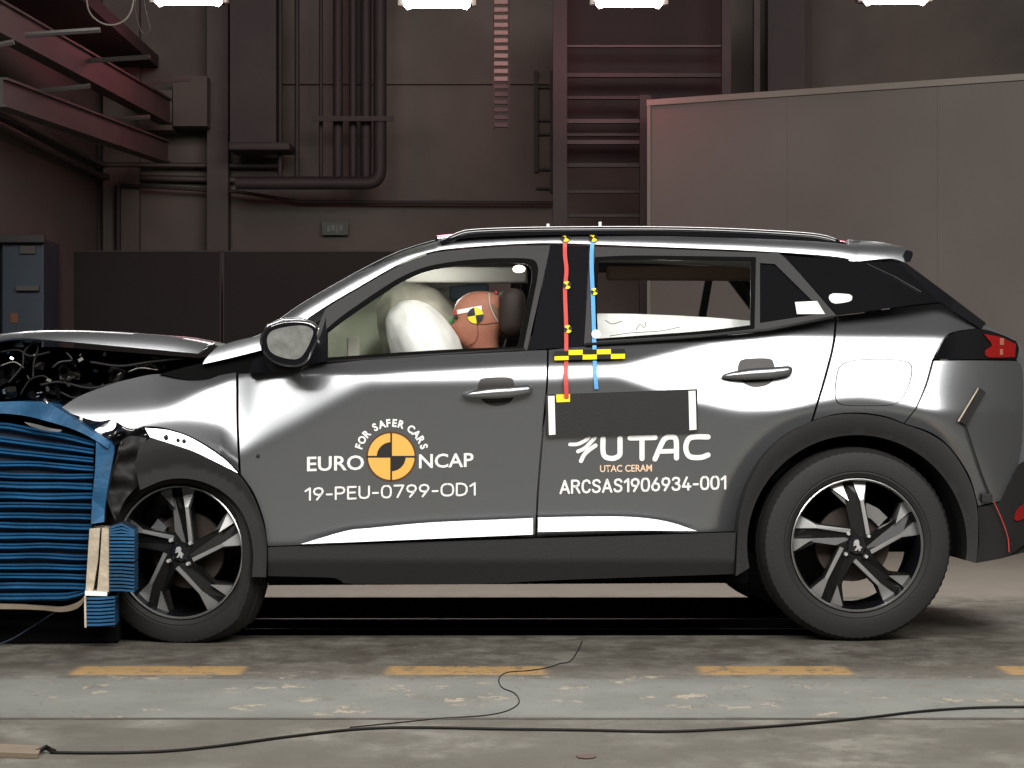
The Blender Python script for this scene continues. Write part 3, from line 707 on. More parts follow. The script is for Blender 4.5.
# wheel wells / underbody
bm = bmesh.new()
a = U(268, 560, .10); b = U(750, 560, .10); box(bm, (a.x, .14, .20), (b.x, CARW-.14, .34))
a2 = U(960, 560, .1); box(bm, (a2.x-.05, .16, .30), (a2.x+.16, CARW-.16, .5))
obj('underbody', bm, M['black'], car)
for c in (RW, FW):
    bm = bmesh.new(); p = U(c[0], c[1], .3); box(bm, (p.x-.43, .30, .30), (p.x+.40, .34, 1.0 if c is RW else .86))
    box(bm, (p.x-.42, .30, .86 if c is RW else .80), (p.x+.40, CARW-.30, .90 if c is RW else .84))
    obj('wheel_housing', bm, M['black'], car)
bm = bmesh.new()
for c in (RW, FW):
    p = U(c[0], c[1], .3); tube(bm, [Vector((p.x, .2, p.z)), Vector((p.x, CARW-.2, p.z))], .04, 10)
obj('axle', bm, M['black'], car)

# ---- greenhouse
FG = path([(328, 357.5), (328, 333)], [(328, 333), (345, 320), (380, 296), (403, 281.5), (427, 271.5), (458, 266), (489, 263.5), (517, 263)], [(517, 263), (527, 264), (532, 270), (532, 280)], [(532, 280), (527, 305), (518, 346.5)], [(518, 346.5), (430, 350.5), (328, 357.5)], step=4)
fr_out = path([(304, 366), (322, 317), (330, 306), (361, 287.5), (385, 273.5), (406, 262.5), (430, 254), (456, 250), (512, 246), (549, 245.3)], [(549, 245.3), (549, 252), (528, 346), (527, 350)], [(527, 350), (430, 356), (304, 366)], step=4)
frm = panel('front_window_frame', fr_out, Gl, M['paint_dark'], fd, step=5, holes=[FG], mirror=False, rim=.03)
o = link('front_window_frame', frm.data, car); o.scale = (1, -1, 1); o.location = (0, CARW, 0)
panel('window_seal', path([(322, 363), (322, 333)], [(322, 333), (342, 316), (378, 291), (402, 276.5), (427, 266.5), (458, 261), (489, 258.5), (520, 258)], [(520, 258), (534, 260), (538, 268), (537, 280)], [(537, 280), (523, 350)], [(523, 350), (430, 355.5), (322, 363)], step=4), plus(Gl, -.003), M['black'], fd, step=5, holes=[FG], rim=.02)
panel('front_window_glass', FG, plus(Gl, .012), M['glass'], fd, step=12, rim=0)
RG = path([(598, 338.5), (597, 300), (599, 262)], [(599, 262), (602, 260), (640, 259.5), (752, 261)], [(752, 261), (751, 325)], [(751, 325), (700, 331), (598, 338.5)], step=5)
RT = path([(760, 263), (775, 264)], [(775, 264), (825, 313)], [(825, 313), (760, 323)], [(760, 323), (760, 263)], step=5)
rf_out = path([(590, 246.5), (640, 248), (768, 253)], [(768, 253), (783, 256), (836, 315)], [(836, 315), (768, 330), (700, 336.5), (584, 345)], [(584, 345), (590, 246.5)], step=5)
rfm = panel('rear_window_frame', rf_out, Gl, M['paint_dark'], rd, step=6, holes=[RG, RT], rim=.03)
o = link('rear_window_frame', rfm.data, car); o.scale = (1, -1, 1); o.location = (0, CARW, 0)
panel('window_seal', path([(593, 341), (592, 300), (595, 257)], [(595, 257), (640, 255.5), (756, 257)], [(756, 257), (754.5, 328.5)], [(754.5, 328.5), (700, 334), (593, 341)], step=5), plus(Gl, -.003), M['black'], rd, step=6, holes=[RG], rim=.02)
panel('rear_window_glass', RG, plus(Gl, .012), M['glass'], rd, step=14, rim=0)
panel('small_window_glass', RT, plus(Gl, .010), M['dark_glass'], rd, step=14, rim=0)
panel('centre_pillar', path([(550.5, 245), (589, 246)], [(589, 246), (583, 346)], [(583, 346), (529.5, 350)], [(529.5, 350), (550.5, 245)]), plus(Gl, .003), M['gloss'], step=10, mirror=True)
panel('rear_side_glass', path([(784, 255.5), (867, 262)], [(867, 262), (898, 262)], [(898, 262), (940, 302)], [(940, 302), (900, 306.5), (838, 315.5)], [(838, 315.5), (784, 255.5)]), Gl, M['dark_glass'], step=8, mirror=True)
for (x0, x1, y0, y1) in ((795, 825, 301, 314), (829, 852, 293.5, 303.5)):  # lamp reflections on the rear glass, laid on as white patches
    panel('reflection_patch', path([(x0, y0+1), (x1-8, y0)], [(x1-8, y0), (x1, y1)], [(x1, y1), (x0+2, y1)], [(x0+2, y1), (x0, y0+1)]) if x0 == 795 else cr([(x0, y0+3), (x0+4, y0), (x1-2, y0+1), (x1, y0+5), (x1-3, y1-2), (x0+6, y1), (x0+1, y1-3)], 3, True), plus(Gl, -.003), M['white'], rd if x0 == 795 else car, step=6, rim=.001)
bm = bmesh.new(); tube(bm, [U(x, y, Gl(x, y)-.004) for (x, y) in ((867, 264), (895, 277), (921, 292))], .003, 6); obj('glass_trim', bm, M['dark_metal'], car)
panel('tailgate_pillar', path([(897, 263), (906, 263)], [(906, 263), (945, 292), (986, 323)], [(986, 323), (981, 329)], [(981, 329), (941, 303)], [(941, 303), (897, 263)]), plus(Gl, .01), M['gloss'], step=6, mirror=True, rim=.03)
# roof and glass lofts
LR = lambda x, y: LatA(x, lerp_tab(aup, x))+.0
loft('roof', [(438, 240), (500, 235.5), (560, 234.5), (640, 235.5), (720, 237.5), (800, 240.5), (858, 246)], .37, M['gloss'], crown=.035, solid=.03)
loft('windscreen', [(215, 347), (258, 335), (281, 321), (306, 304), (351, 278), (388, 259), (438, 241.5)], .29, M['wind'], crown=.0, bulge=-.015, solid=0)
bm = bmesh.new(); tube(bm, [U(p.x, p.y, .28) for p in cr([(262, 333), (281, 318.5), (306, 301.5), (351, 275.5), (388, 256.5), (412, 247), (438, 239.5)], 8)], .006, 6); obj('pillar_trim', bm, M['gloss'], car, True)
loft('headliner', [(410, 262), (450, 252), (512, 248), (640, 250), (760, 254), (850, 262)], .34, M['liner'], crown=.01, solid=0)
loft('rear_screen', [(903, 262), (945, 292), (986, 325)], .34, M['dark_glass'], bulge=.04, solid=.02)
loft('tailgate', [(984, 325), (1000, 333), (1018, 342), (1026, 365), (1028, 400), (1027, 440), (1022, 465)], .30, M['paint'], bulge=.05, solid=.03)
loft('rear_valance', [(1022, 465), (1034, 468), (1036, 540), (1010, 556), (975, 563)], .25, M['clad'], bulge=.02, solid=.03)
# spoiler
bm = bmesh.new()
so = cr([(849, 260.8), (858, 261.3), (890, 258.5), (905, 262.5)], 4)+cr([(910, 261), (912, 252), (906, 248)], 3)+cr([(900, 246), (880, 242), (848, 239.5)], 4)
def spo(x, y): return LatA(min(x, 850), y)+(((x-880)/100)**2*.12 if x > 880 else 0)+.00035*(262-y)*max(0, x-850)/30
panel('roof_spoiler', so, spo, M['paint'], step=3, rim=.03, mirror=True)
loft('spoiler_top', [(848, 239.8), (880, 242.3), (905, 248), (912, 252), (910, 261), (895, 262)], .31, M['paint'], crown=-.01, solid=.012)
panel('spoiler_tip', path([(905, 262), (903, 256), (906, 250)], [(906, 250), (912, 251.5), (912.5, 256), (910, 262)], [(910, 262), (905, 262)], step=2), plus(spo, -.006), M['gloss'], step=3, rim=.02)
# roof rails
def railpath(): return cr([(444, 239.5), (458, 232.5), (476, 229), (540, 227), (640, 226.5), (720, 228), (790, 231.5), (818, 234), (832, 237.5), (842, 242.5)], 8)
for k in (0, 1):
    bm = bmesh.new(); pts = [U(p.x, p.y+3.2, .33) for p in railpath()]
    if k: pts = [Vector((p.x, CARW-p.y, p.z)) for p in pts]
    tube(bm, pts, [.006]+[.013]*(len(pts)-2)+[.006], 10); obj('roof_rail', bm, M['gloss'], car, True)
loft('roof_edge_strip', [(440, 241), (470, 234.5), (560, 231.5), (640, 231.5), (720, 233.5), (800, 237), (846, 243)], .31, M['gloss'], nseg=2, s0=0, s1=.06, solid=.012)
# roof-top fittings
bm = bmesh.new()
for (x, y) in ((548, 224), (600, 222)): p = U(x, y+3, .5); tube(bm, [p-Vector((0, 0, .03)), p+Vector((0, 0, .012))], .006, 8)
obj('roof_marker', bm, M['white'], car)
bm = bmesh.new()
for k in range(9): p = U(690+k*16, 230+k*.6, .4); tube(bm, [p-Vector((0, 0, .02)), p+Vector((0, 0, .004))], .006, 6)
obj('roof_bolt', bm, M['dark_metal'], car)
# ---- bonnet, buckled upwards
bm = bmesh.new()
top = cr([(-60, 350), (-20, 338), (0, 334), (30, 331), (70, 330.5), (110, 332), (160, 335.5), (185, 338.5), (213, 343.5)], 6)
bot = cr([(-64, 354), (-20, 343), (0, 340), (22, 338), (60, 341), (110, 345.5), (160, 350), (180, 352), (198, 353.5)], 6)
n_ = min(len(top), len(bot)); rows = []
def rs(c, n):
    return [c[min(len(c)-1, int(round(i*(len(c)-1)/(n-1))))] for i in range(n)]
top = rs(top, 44); bot = rs(bot, 44)
for i in range(44):
    t, b = top[i], bot[i]; row = []
    for k in range(5): # outer flange, curving from under edge up and in
        s = k/4; row.append(U(b.x+(t.x-b.x)*s, b.y+(t.y-b.y)*s, .12+.019*s+.012*s*s))
    a = row[-1]
    for k in range(1, 13):
        s = k/12; row.append(Vector((a.x+.02*math.sin(s*PI), a.y+(CARW-.34-a.y+.12)*s, a.z+.008*math.sin(s*PI)+.006*noise.noise(Vector((i*.12, k*.5, 0)))*math.sin(s*PI))))
    rows.append([bm.verts.new(v) for v in row])
for i in range(43):
    for k in range(len(rows[0])-1): bm.faces.new((rows[i][k], rows[i+1][k], rows[i+1][k+1], rows[i][k+1]))
fix(bm); bmesh.ops.solidify(bm, geom=bm.faces[:], thickness=.008)
bonnet = obj('bonnet', bm, M['paint'], car, True, 50)
bm = bmesh.new(); tube(bm, [U(198, 354, .13), U(207, 348, .14), U(214, 344, .16)], .008, 8); obj('hinge', bm, M['gloss'], bonnet, True)
# ---- engine bay
bm = bmesh.new()
pp_ = [U(x, y, .75) for (x, y) in ((-110, 346), (0, 347), (60, 347), (110, 351), (200, 358), (235, 352), (238, 380), (238, 520), (-110, 520))]
prism(bm, [(p.x, p.z) for p in pp_], .75, 1.5); fix(bm); obj('engine_bay_backing', bm, M['black'], car)
bm = bmesh.new(); p = U(120, 380, .35); box(bm, (p.x-.18, .30, .4), (p.x+.2, .8, .88), bev=.03); box(bm, (p.x-.55, .35, .4), (p.x-.2, .8, .84), bev=.03); obj('engine_block', bm, M['dark_metal'], car)
eng = []
def crumple(name, cx, cy, rx, ry, m, seed, lat=.22, n=9):
    rr = random.Random(seed); bm = bmesh.new(); g = []
    for i in range(n):
        row = []
        for j in range(n):
            x = cx+rx*(i/(n-1)*2-1); y = cy+ry*(j/(n-1)*2-1)
            nx = noise.noise(Vector((x*.09+seed, y*.09, 0))); ny = noise.noise(Vector((x*.09, y*.09+seed, 5)))
            row.append(bm.verts.new(U(x+nx*rx*.8, y+ny*ry*.8, lat+.10*noise.noise(Vector((x*.13, y*.16, seed))))))
        g.append(row)
    for i in range(n-1):
        for j in range(n-1): bm.faces.new((g[i][j], g[i+1][j], g[i+1][j+1], g[i][j+1]))
    bmesh.ops.solidify(bm, geom=bm.faces[:], thickness=.004)
    return obj(name, bm, m, car, True, 30)
crumple('crumpled_bracket', 70, 370, 11, 10, M['dark_metal'], 1); crumple('crumpled_bracket', 32, 350, 7, 9, M['dark_metal'], 2)
crumple('crumpled_bracket', 116, 374, 7, 8, M['dark_alloy'], 3, .24, 6); crumple('crumpled_bracket', 8, 375, 9, 9, M['dark_metal'], 4)
crumple('crumpled_bracket', 45, 395, 14, 8, M['dark_metal'], 5); crumple('crumpled_bracket', 88, 392, 16, 7, M['dark_metal'], 6); crumple('crumpled_bracket', 150, 363, 16, 6, M['clad'], 7)
crumple('crumpled_plate', 74, 376, 6, 4, M['dark_alloy'], 8, .16, 6); crumple('crumpled_plate', 40, 366, 4, 4, M['dark_alloy'], 12, .16, 6); crumple('crumpled_plate', 10, 392, 5, 5, M['dark_alloy'], 14, .16, 6)
for pts, r_, mm in (([(8, 383), (22, 366), (24, 352), (34, 342), (38, 348), (34, 362), (33, 378)], .004, 'dark_metal'), ([(0, 352), (18, 350), (30, 356), (50, 352)], .004, 'cable'), ([(52, 368), (60, 362), (72, 360), (66, 352)], .004, 'dark_metal'),
                    ([(40, 385), (60, 382), (90, 388), (120, 382)], .005, 'cable'), ([(90, 362), (120, 366), (150, 362), (185, 358)], .005, 'cable'), ([(0, 366), (14, 362), (24, 368)], .003, 'dark_alloy'), ([(60, 392), (76, 398), (95, 390), (104, 384)], .004, 'cable'),
                    ([(20, 395), (30, 380), (44, 376), (52, 384)], .003, 'cable'), ([(128, 372), (140, 368), (158, 370)], .003, 'dark_alloy')):
    bm = bmesh.new(); tube(bm, [U(p.x, p.y, .18) for p in cr(pts, 3)], r_, 8); obj('engine_hose', bm, M[mm], car, True)
bm = bmesh.new(); tube(bm, [U(44, 399, .03), U(52, 409, .03)], .006, 8); obj('broken_trim', bm, M['alloy'], car, True)
bm = bmesh.new()
rr = random.Random(3)
for k in range(22):
    x = rr.uniform(0, 120); y = rr.uniform(352, 398)
    if y > 410-(x/4): continue
    p = U(x, y, .17); m4 = Matrix.Translation(p) @ Matrix.Rotation(rr.uniform(0, 3), 4, 'Y') @ Matrix.Rotation(rr.uniform(0, 3), 4, 'X')
    s = rr.uniform(.002, .006); box(bm, (-s*1.6, -s*.4, -s), (s*1.6, s*.4, s), mat=m4)
o = obj('metal_fragments', bm, M['chrome'], car); o['kind'] = 'stuff'

# ---- mirror
mir = empty('wing_mirror', (0, 0, 0), 0, None)
bpy.data.objects.remove(mir)
MO = cr([(261, 338), (266, 328), (280, 322), (298, 320.5), (312, 323), (319, 330), (316, 343), (308, 360), (296, 366.5), (278, 364), (266, 356), (261, 347)], 2.5, True)
MI = cr([(267, 339), (272, 331), (286, 327), (302, 325.5), (312, 329), (312.5, 336), (305, 352), (297, 359), (282, 357.5), (270, 351)], 2.5, True)
bm = bmesh.new(); ca = Vector((289, 343)); rings = []
for (sc, yl) in ((.93, -.16), (1.0, -.145), (1.03, -.11), (.98, -.06), (.80, -.03)):
    rings.append([bm.verts.new(U(ca.x+(p.x-ca.x)*sc, ca.y+(p.y-ca.y)*sc, yl)) for p in MO])
for i in range(4):
    for k in range(len(MO)): bm.faces.new((rings[i][k], rings[i][(k+1) % len(MO)], rings[i+1][(k+1) % len(MO)], rings[i+1][k]))
bm.faces.new(rings[0]); bm.faces.new(rings[-1][::-1]); fix(bm)
mir = obj('wing_mirror', bm, M['gloss'], car, True, 50)
panel('mirror_glass', MI, lambda x, y: -.164, M['mirror'], mir, step=6, rim=.003)
bm = bmesh.new(); tube(bm, [U(262, 336, -.13), U(268, 326, -.13), U(282, 320.5, -.12), (U(300, 319.5, -.12)), U(314, 323, -.12)], [.004, .008, .009, .008, .004], 8); obj('mirror_cap', bm, M['paint'], mir, True)
panel('mirror_base', path([(248, 373), (254, 360), (268, 356)], [(268, 356), (300, 352), (318, 340), (326, 317)], [(326, 317), (327, 361)], [(327, 361), (304, 366), (300, 371)], [(300, 371), (248, 373)]), lambda x, y: .04+.0005*(372-y), M['gloss'], mir, step=6, rim=.06)
# ---- handles
def handle(par, cx, cy, m):
    bowl = cr([(cx-19, cy+2), (cx-18, cy-9), (cx-12, cy-13), (cx+12, cy-13.5), (cx+17, cy-8), (cx+18, cy+3), (cx+12, cy+12), (cx-2, cy+15), (cx-13, cy+11)], 2.5, True)
    def bl(x, y):
        d = max(0, 1-((x-cx)/20)**2-((y-cy)/15)**2); return W(x, y)-.0015+.0006*max(0, y-cy)*0
    panel('handle_recess', bowl, bl, M['dblack'], par, step=4, rim=.001)
    bm = bmesh.new(); sec = []
    prof = [(-35, 3.4, .8), (-32, 3.2, 2.5), (-24, 2.4, 4.2), (-10, 1.4, 5.6), (0, .8, 6.0), (12, .2, 6.0), (24, -1.2, 5.6), (31, -2.2, 5.2), (34.5, -2.6, 3.5), (35.5, -2.6, 1.2)]
    for (dx, dy, hh) in prof:
        row = []
        for k in range(10):
            a = 2*PI*k/10; x = cx+dx; y = cy+1+dy+hh*math.sin(a)
            row.append(bm.verts.new(U(x, y, W(cx+dx, cy)-.030-.014*math.cos(a)*min(1, hh/4)+.012*(abs(dx)/35)**2)))
        sec.append(row)
    for i in range(len(sec)-1):
        for k in range(10): bm.faces.new((sec[i][k], sec[i][(k+1) % 10], sec[i+1][(k+1) % 10], sec[i+1][k]))
    bm.faces.new(sec[0]); bm.faces.new(sec[-1][::-1]); fix(bm)
    obj('door_handle', bm, m, par, True, 60)
handle(fd, 497, 391, M['paint']); handle(rd, 757, 372, M['paint'])
# ---- belt trims
bm = bmesh.new()
tube(bm, [U(x, y, Gl(x, y)-.006) for (x, y) in ((322, 362.5), (430, 355), (525, 349.3))], .006, 6); obj('belt_trim', bm, M['clad'], fd, True)
bm = bmesh.new()
tube(bm, [U(x, y, Gl(x, y)-.006) for (x, y) in ((585, 344.5), (700, 336.5), (768, 330), (834, 317))], .006, 6); obj('belt_trim', bm, M['clad'], rd, True)

# ---- wheels
def make_wheel(c, Rr, yl, steer, rot, caliper_ang):
    p = U(c[0], c[1], yl); s = Rr/262.0*1.0
    D = 279.0 if c is RW else 282
    rim_r = (66.5 if c is RW else 67)/D*1.0; ty = (96.8 if c is RW else 94.5)/D
    holder = Matrix.Translation(p) @ Matrix.Rotation(steer, 4, 'Z')
    def put(o): o.matrix_local = holder; return o
    # tyre with tread blocks
    bm = bmesh.new(); n = 160
    prof = [(rim_r*.99, .012), (rim_r*1.02, -.004), (rim_r*1.08, -.012), (rim_r*1.10, -.011), (rim_r*1.115, -.014), (rim_r*1.25, -.016), (ty*.955, -.006), (ty*.985, .012), (ty, .035), (ty*1.003, .075), (ty*.985, .077), (ty*.985, .085), (ty*1.004, .087), (ty*1.004, .13), (ty*.985, .132), (ty*.985, .14), (ty*1.003, .142), (ty, .18), (ty*.95, .215), (rim_r*1.02, .21), (rim_r*.99, .2)]
    rings = lathe(bm, prof, n)
    for ri, dz in ((6, .003), (7, .005), (8, .003), (16, .003), (17, .005), (18, .003)):
        for k in range(n):
            if k % 2 == 0:
                v = rings[ri][k]; r0 = math.hypot(v.co.x, v.co.z); f = (r0-dz)/r0; v.co.x *= f; v.co.z *= f
    if c is FW:
        zg = -p.z
        for v in bm.verts:
            w_ = (Matrix.Translation((0, 0, p.z)) @ v.co)
            if w_.z < .001: v.co.z = -p.z+.001
            if v.co.x > rim_r*.9: v.co.x = rim_r*.9+(v.co.x-rim_r*.9)*.55
    else:
        for v in bm.verts:
            if v.co.z+p.z < .001: v.co.z = -p.z+.001
    fix(bm); put(obj('tyre', bm, M['rubber'], car, True, 35))
    # rim
    bm = bmesh.new()
    lathe(bm, [(rim_r*1.0, .0), (rim_r*1.0, -.008), (rim_r*.985, -.010), (rim_r*.965, -.004)], 72, 0)
    lathe(bm, [(rim_r*.965, -.004), (rim_r*.94, .02), (rim_r*.92, .06), (rim_r*.90, .19), (rim_r*1.0, .2)], 72, 1)
    fix(bm)
    rim = put(obj('wheel_rim', bm, [M['alloy'], M['gloss']], car, True, 40))
    k_ = rim_r
    for i in range(5):
        a = rot-i*2*PI/5
        def T(pts): return [((x*math.cos(a)-y*math.sin(a))*k_, (x*math.sin(a)+y*math.cos(a))*k_) for (x, y) in pts]
        bm = bmesh.new(); prism(bm, T([(-.43, .87), (-.22, .965), (-.05, .972), (.17, .965), (.125, .66), (.22, .15), (.10, .06), (-.10, .08), (-.10, .30), (-.16, .60)]), .006, .045); fix(bm)
        for v in bm.verts: v.co.y += .34*max(0, math.hypot(v.co.x, v.co.z)-.58*k_)
        sp = obj('spoke', bm, M['spoke'], rim)
        for poly in ([(-.06, .985), (.165, .972), (.10, .68), (.195, .17), (.135, .16), (.05, .67)], [(-.425, .89), (-.225, .968), (-.12, .66)]):
            bm = bmesh.new(); q = T(poly)
            # facet tilts slightly to catch light
            prism(bm, q, -.003, .006); fix(bm)
            for v in bm.verts: v.co.y += .34*max(0, math.hypot(v.co.x, v.co.z)-.58*k_)
            obj('machined_facet', bm, M['machined'], rim)
    bm = bmesh.new(); lathe(bm, [(.0005, -.004), (.030, -.004), (.036, .002), (.040, .02), (.055, .03), (.055, .05)], 28, 0); fix(bm); obj('hub_cap', bm, M['gloss'], rim, True, 40)
    # small silver lion-like emblem
    bm = bmesh.new(); e = [(-.55, .45), (-.35, .8), (.1, .85), (.3, .5), (.25, .1), (.55, -.3), (.75, -.25), (.6, -.55), (.45, -.5), (.5, -.9), (.2, -.9), (.15, -.5), (-.15, -.85), (-.45, -.85), (-.1, -.3), (-.15, 0), (-.6, -.15), (-.65, .05), (-.2, .25), (-.6, .2)]
    # small silver animal emblem
    bm = bmesh.new(); e = [(-.55, .45), (-.35, .8), (.1, .85), (.3, .5), (.25, .1), (.55, -.3), (.75, -.25), (.6, -.55), (.45, -.5), (.5, -.9), (.2, -.9), (.15, -.5), (-.15, -.85), (-.45, -.85), (-.1, -.3), (-.15, 0), (-.6, -.15), (-.65, .05), (-.2, .25), (-.6, .2)]
    e = [(x*.023, y*.023) for x, y in e]; prism(bm, e, -.009, -.004); fix(bm); obj('emblem', bm, M['lug'], rim)
    for i in range(4):
        a = math.radians(38+i*90); bm = bmesh.new(); cxx, czz = .052*math.cos(a), .052*math.sin(a)
        r_ = bmesh.ops.create_cone(bm, cap_ends=True, segments=6, radius1=.0075, radius2=.0065, depth=.02, matrix=Matrix.Translation((cxx, -.002, czz)) @ Matrix.Rotation(PI/2, 4, 'X')); obj('lug_nut', bm, M['lug'], rim)
    bm = bmesh.new(); lathe(bm, [(.06, .085), (.135, .085), (.137, .1), (.06, .1)], 40); fix(bm); put(obj('brake_disc', bm, M['disc'], car, True, 40))
    bm = bmesh.new(); ca_ = math.radians(caliper_ang); q = [(.11*math.cos(t), .11*math.sin(t)) for t in (ca_-.35, ca_, ca_+.35)]+[(.155*math.cos(t), .155*math.sin(t)) for t in (ca_+.3, ca_, ca_-.3)]
    prism(bm, q, .06, .12); fix(bm); put(obj('brake_caliper', bm, M['alloy'], car))
make_wheel(RW, 66.5, .0, 0, 0, 55)
make_wheel(FW, 67, .10, math.radians(-17), math.radians(-2), 150)
# far wheels
for (c, st_) in ((RW, 0), (FW, 0)):
    p = U(c[0], c[1], 0); bm = bmesh.new(); ty = .345
    lathe(bm, [(.22, 0), (.24, -.01), (.33, -.01), (ty, .02), (ty, .17), (.33, .2), (.22, .2), (.05, .12), (.0005, .12)], 48)
    for v in bm.verts: v.co = Vector((v.co.x+p.x, CARW-.0-v.co.y, max(.001, v.co.z+.345)))
    fix(bm); obj('tyre', bm, M['rubber'], car, True, 40)

# ---- interior
bm = bmesh.new(); a = U(322, 362, .2); b = U(385, 362, .2); box(bm, (a.x-.15, .16, .55), (b.x-.02, CARW-.16, .955), bev=.03); dash = obj('dashboard', bm, M['seat'], car)
bm = bmesh.new(); p = U(350, 350, .35); box(bm, (p.x-.01, .40, p.z-.05), (p.x+.035, .52, p.z+.05), bev=.006); obj('dash_display', bm, M['airbag_grey'], car)
bm = bmesh.new(); p = U(384, 352, .4)
prev = None
tube(bm, [Vector((p.x+.07*math.cos(t)*.4+.02, .45+.18*math.sin(t), .86+.17*math.cos(t))) for t in [2*PI*k/24 for k in range(25)]], .014, 8, False); obj('steering_wheel', bm, M['seat'], car, True)
def seat(xpx, yc, label=None):
    p = U(xpx, 345, yc-.25); bm = bmesh.new()
    bk = [(0, .50), (.06, .46), (.20, 1.06), (.17, 1.12), (.10, 1.12), (.03, .9)]
    a = [bm.verts.new((p.x+x, yc-.24, z)) for x, z in bk]; b = [bm.verts.new((p.x+x, yc+.24, z)) for x, z in bk]
    bm.faces.new(a); bm.faces.new(b[::-1])
    for i in range(6): bm.faces.new((a[(i+1) % 6], a[i], b[i], b[(i+1) % 6]))
    fix(bm); bmesh.ops.bevel(bm, geom=bm.edges[:], offset=.03, segments=3, affect='EDGES')
    o = obj('seat_back', bm, M['seat'], car, True, 60)
    bm = bmesh.new(); box(bm, (p.x-.02, yc-.13, 1.10), (p.x+.075, yc+.13, 1.27), bev=.035); obj('headrest', bm, M['restbrown'], o, True, 60)
    bm = bmesh.new(); box(bm, (p.x-.45, yc-.25, .38), (p.x+.08, yc+.25, .55), bev=.04); obj('seat_cushion', bm, M['seat'], car, True, 60)
seat(508, .46); seat(508, 1.26)
bm = bmesh.new(); p = U(770, 345, .4); box(bm, (p.x-.03, .2, .5), (p.x+.12, CARW-.2, .99), bev=.04); obj('rear_seat_back', bm, M['seat'], car, True, 60)
for yy in (.4, 1.25):
    bm = bmesh.new(); box(bm, (p.x+.02, yy-.12, .98), (p.x+.11, yy+.12, 1.08), bev=.03); obj('rear_headrest', bm, mat('brown_headrest%d' % int(yy*10), (.07, .04, .025), .6), car, True, 60)
bm = bmesh.new(); a = U(606, 266, 1.45); b = U(748, 281, 1.45); box(bm, (a.x, 1.40, b.z), (b.x+.1, 1.46, a.z), bev=.01); obj('far_header_trim', bm, mat('brown_trim', (.14, .085, .055), .7), car)
bm = bmesh.new(); a = U(450, 283, 1.3); b = U(490, 300, 1.3); box(bm, (a.x, 1.36, b.z), (b.x, 1.38, a.z), bev=.01); obj('sun_visor', bm, mat('blue_grey_visor', (.10, .15, .2), .7), car)
bm = bmesh.new(); a = U(405, 266, .9); b = U(528, 282, .9); box(bm, (a.x, .95, b.z), (b.x, 1.0, a.z), bev=.01); obj('overhead_console', bm, M['liner'], car, True, 60)
for (lx, ly, yl_, en) in ((430, 282, .75, 5.0), (668, 286, .9, 1.2)):  # unseen fill points added to brighten airbags, curtain and header
    l = bpy.data.lights.new('cabin_fill', 'POINT'); l.energy = en*.55; l.color = (1, .95, .88); l.shadow_soft_size = .06
    lo = bpy.data.objects.new('cabin_fill', l); COL.objects.link(lo); lo.parent = car; lo.location = U(lx, ly, yl_)
lampm = mat('cabin_lamp', (1, .9, .8), .4, emit=(1, .88, .75), es=5)
bm = bmesh.new(); p = U(519, 269, .35); bmesh.ops.create_icosphere(bm, subdivisions=2, radius=.016, matrix=Matrix.Translation(p) @ Matrix.Diagonal((1.5, .6, .9, 1))); obj('cabin_lamp', bm, lampm, car, True)
# airbags
def blob(name, cx, cy, rx, ry, yl, ryl, m, tilt=0, seed=0, par=car, lump=.08):
    bm = bmesh.new(); bmesh.ops.create_icosphere(bm, subdivisions=5, radius=1)
    c = U(cx, cy, yl); k = (9.63+yl)/F
    for v in bm.verts:
        nz = 1+lump*noise.noise(v.co*1.6+Vector((seed, 0, 0)))+lump*.5*noise.noise(v.co*4+Vector((seed, 3, 0)))
        q = Vector((v.co.x*rx*k, v.co.y*ryl, v.co.z*ry*k))*nz
        q = Matrix.Rotation(tilt, 3, 'Y') @ q; v.co = c+q
    return obj(name, bm, m, par, True)
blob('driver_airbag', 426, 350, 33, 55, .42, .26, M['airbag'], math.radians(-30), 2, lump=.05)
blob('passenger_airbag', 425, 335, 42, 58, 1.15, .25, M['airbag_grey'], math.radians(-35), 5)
panel('curtain_airbag', path([(322, 362), (322, 318), (360, 290), (400, 270), (450, 262), (470, 262)], [(470, 262), (460, 300), (440, 362)], [(440, 362), (322, 362)]), lambda x, y: 1.35+.10*noise.noise(Vector((x*.03, y*.03, 4)))+.0012*(350-y), M['curtain'], step=5, rim=.03)
panel('curtain_airbag_roll', path([(400, 272), (450, 262), (525, 260)], [(525, 260), (528, 283)], [(528, 283), (470, 284), (412, 292), (400, 272)]), lambda x, y: 1.25+.0010*(280-y), M['roll'], step=6, rim=.03)
# ---- crash test dummy (sits in the driver's seat: a thing of its own)
HC = O+EX*U(480, 319, .46).x+EY*.46; HC.z = 0
dz0 = U(480, 319, .46).z
dm = empty('crash_test_dummy', (HC.x, HC.y, .52), TH); tag(dm, 'brown vinyl crash test dummy seated behind the white airbag', 'crash dummy')
def dl(px, py, yl):
    p = U(px, py, yl); c = U(480, 319, .46); return Vector((p.x-c.x, yl-.46, p.z-.52))
bm = bmesh.new(); 
K = 10.08/F
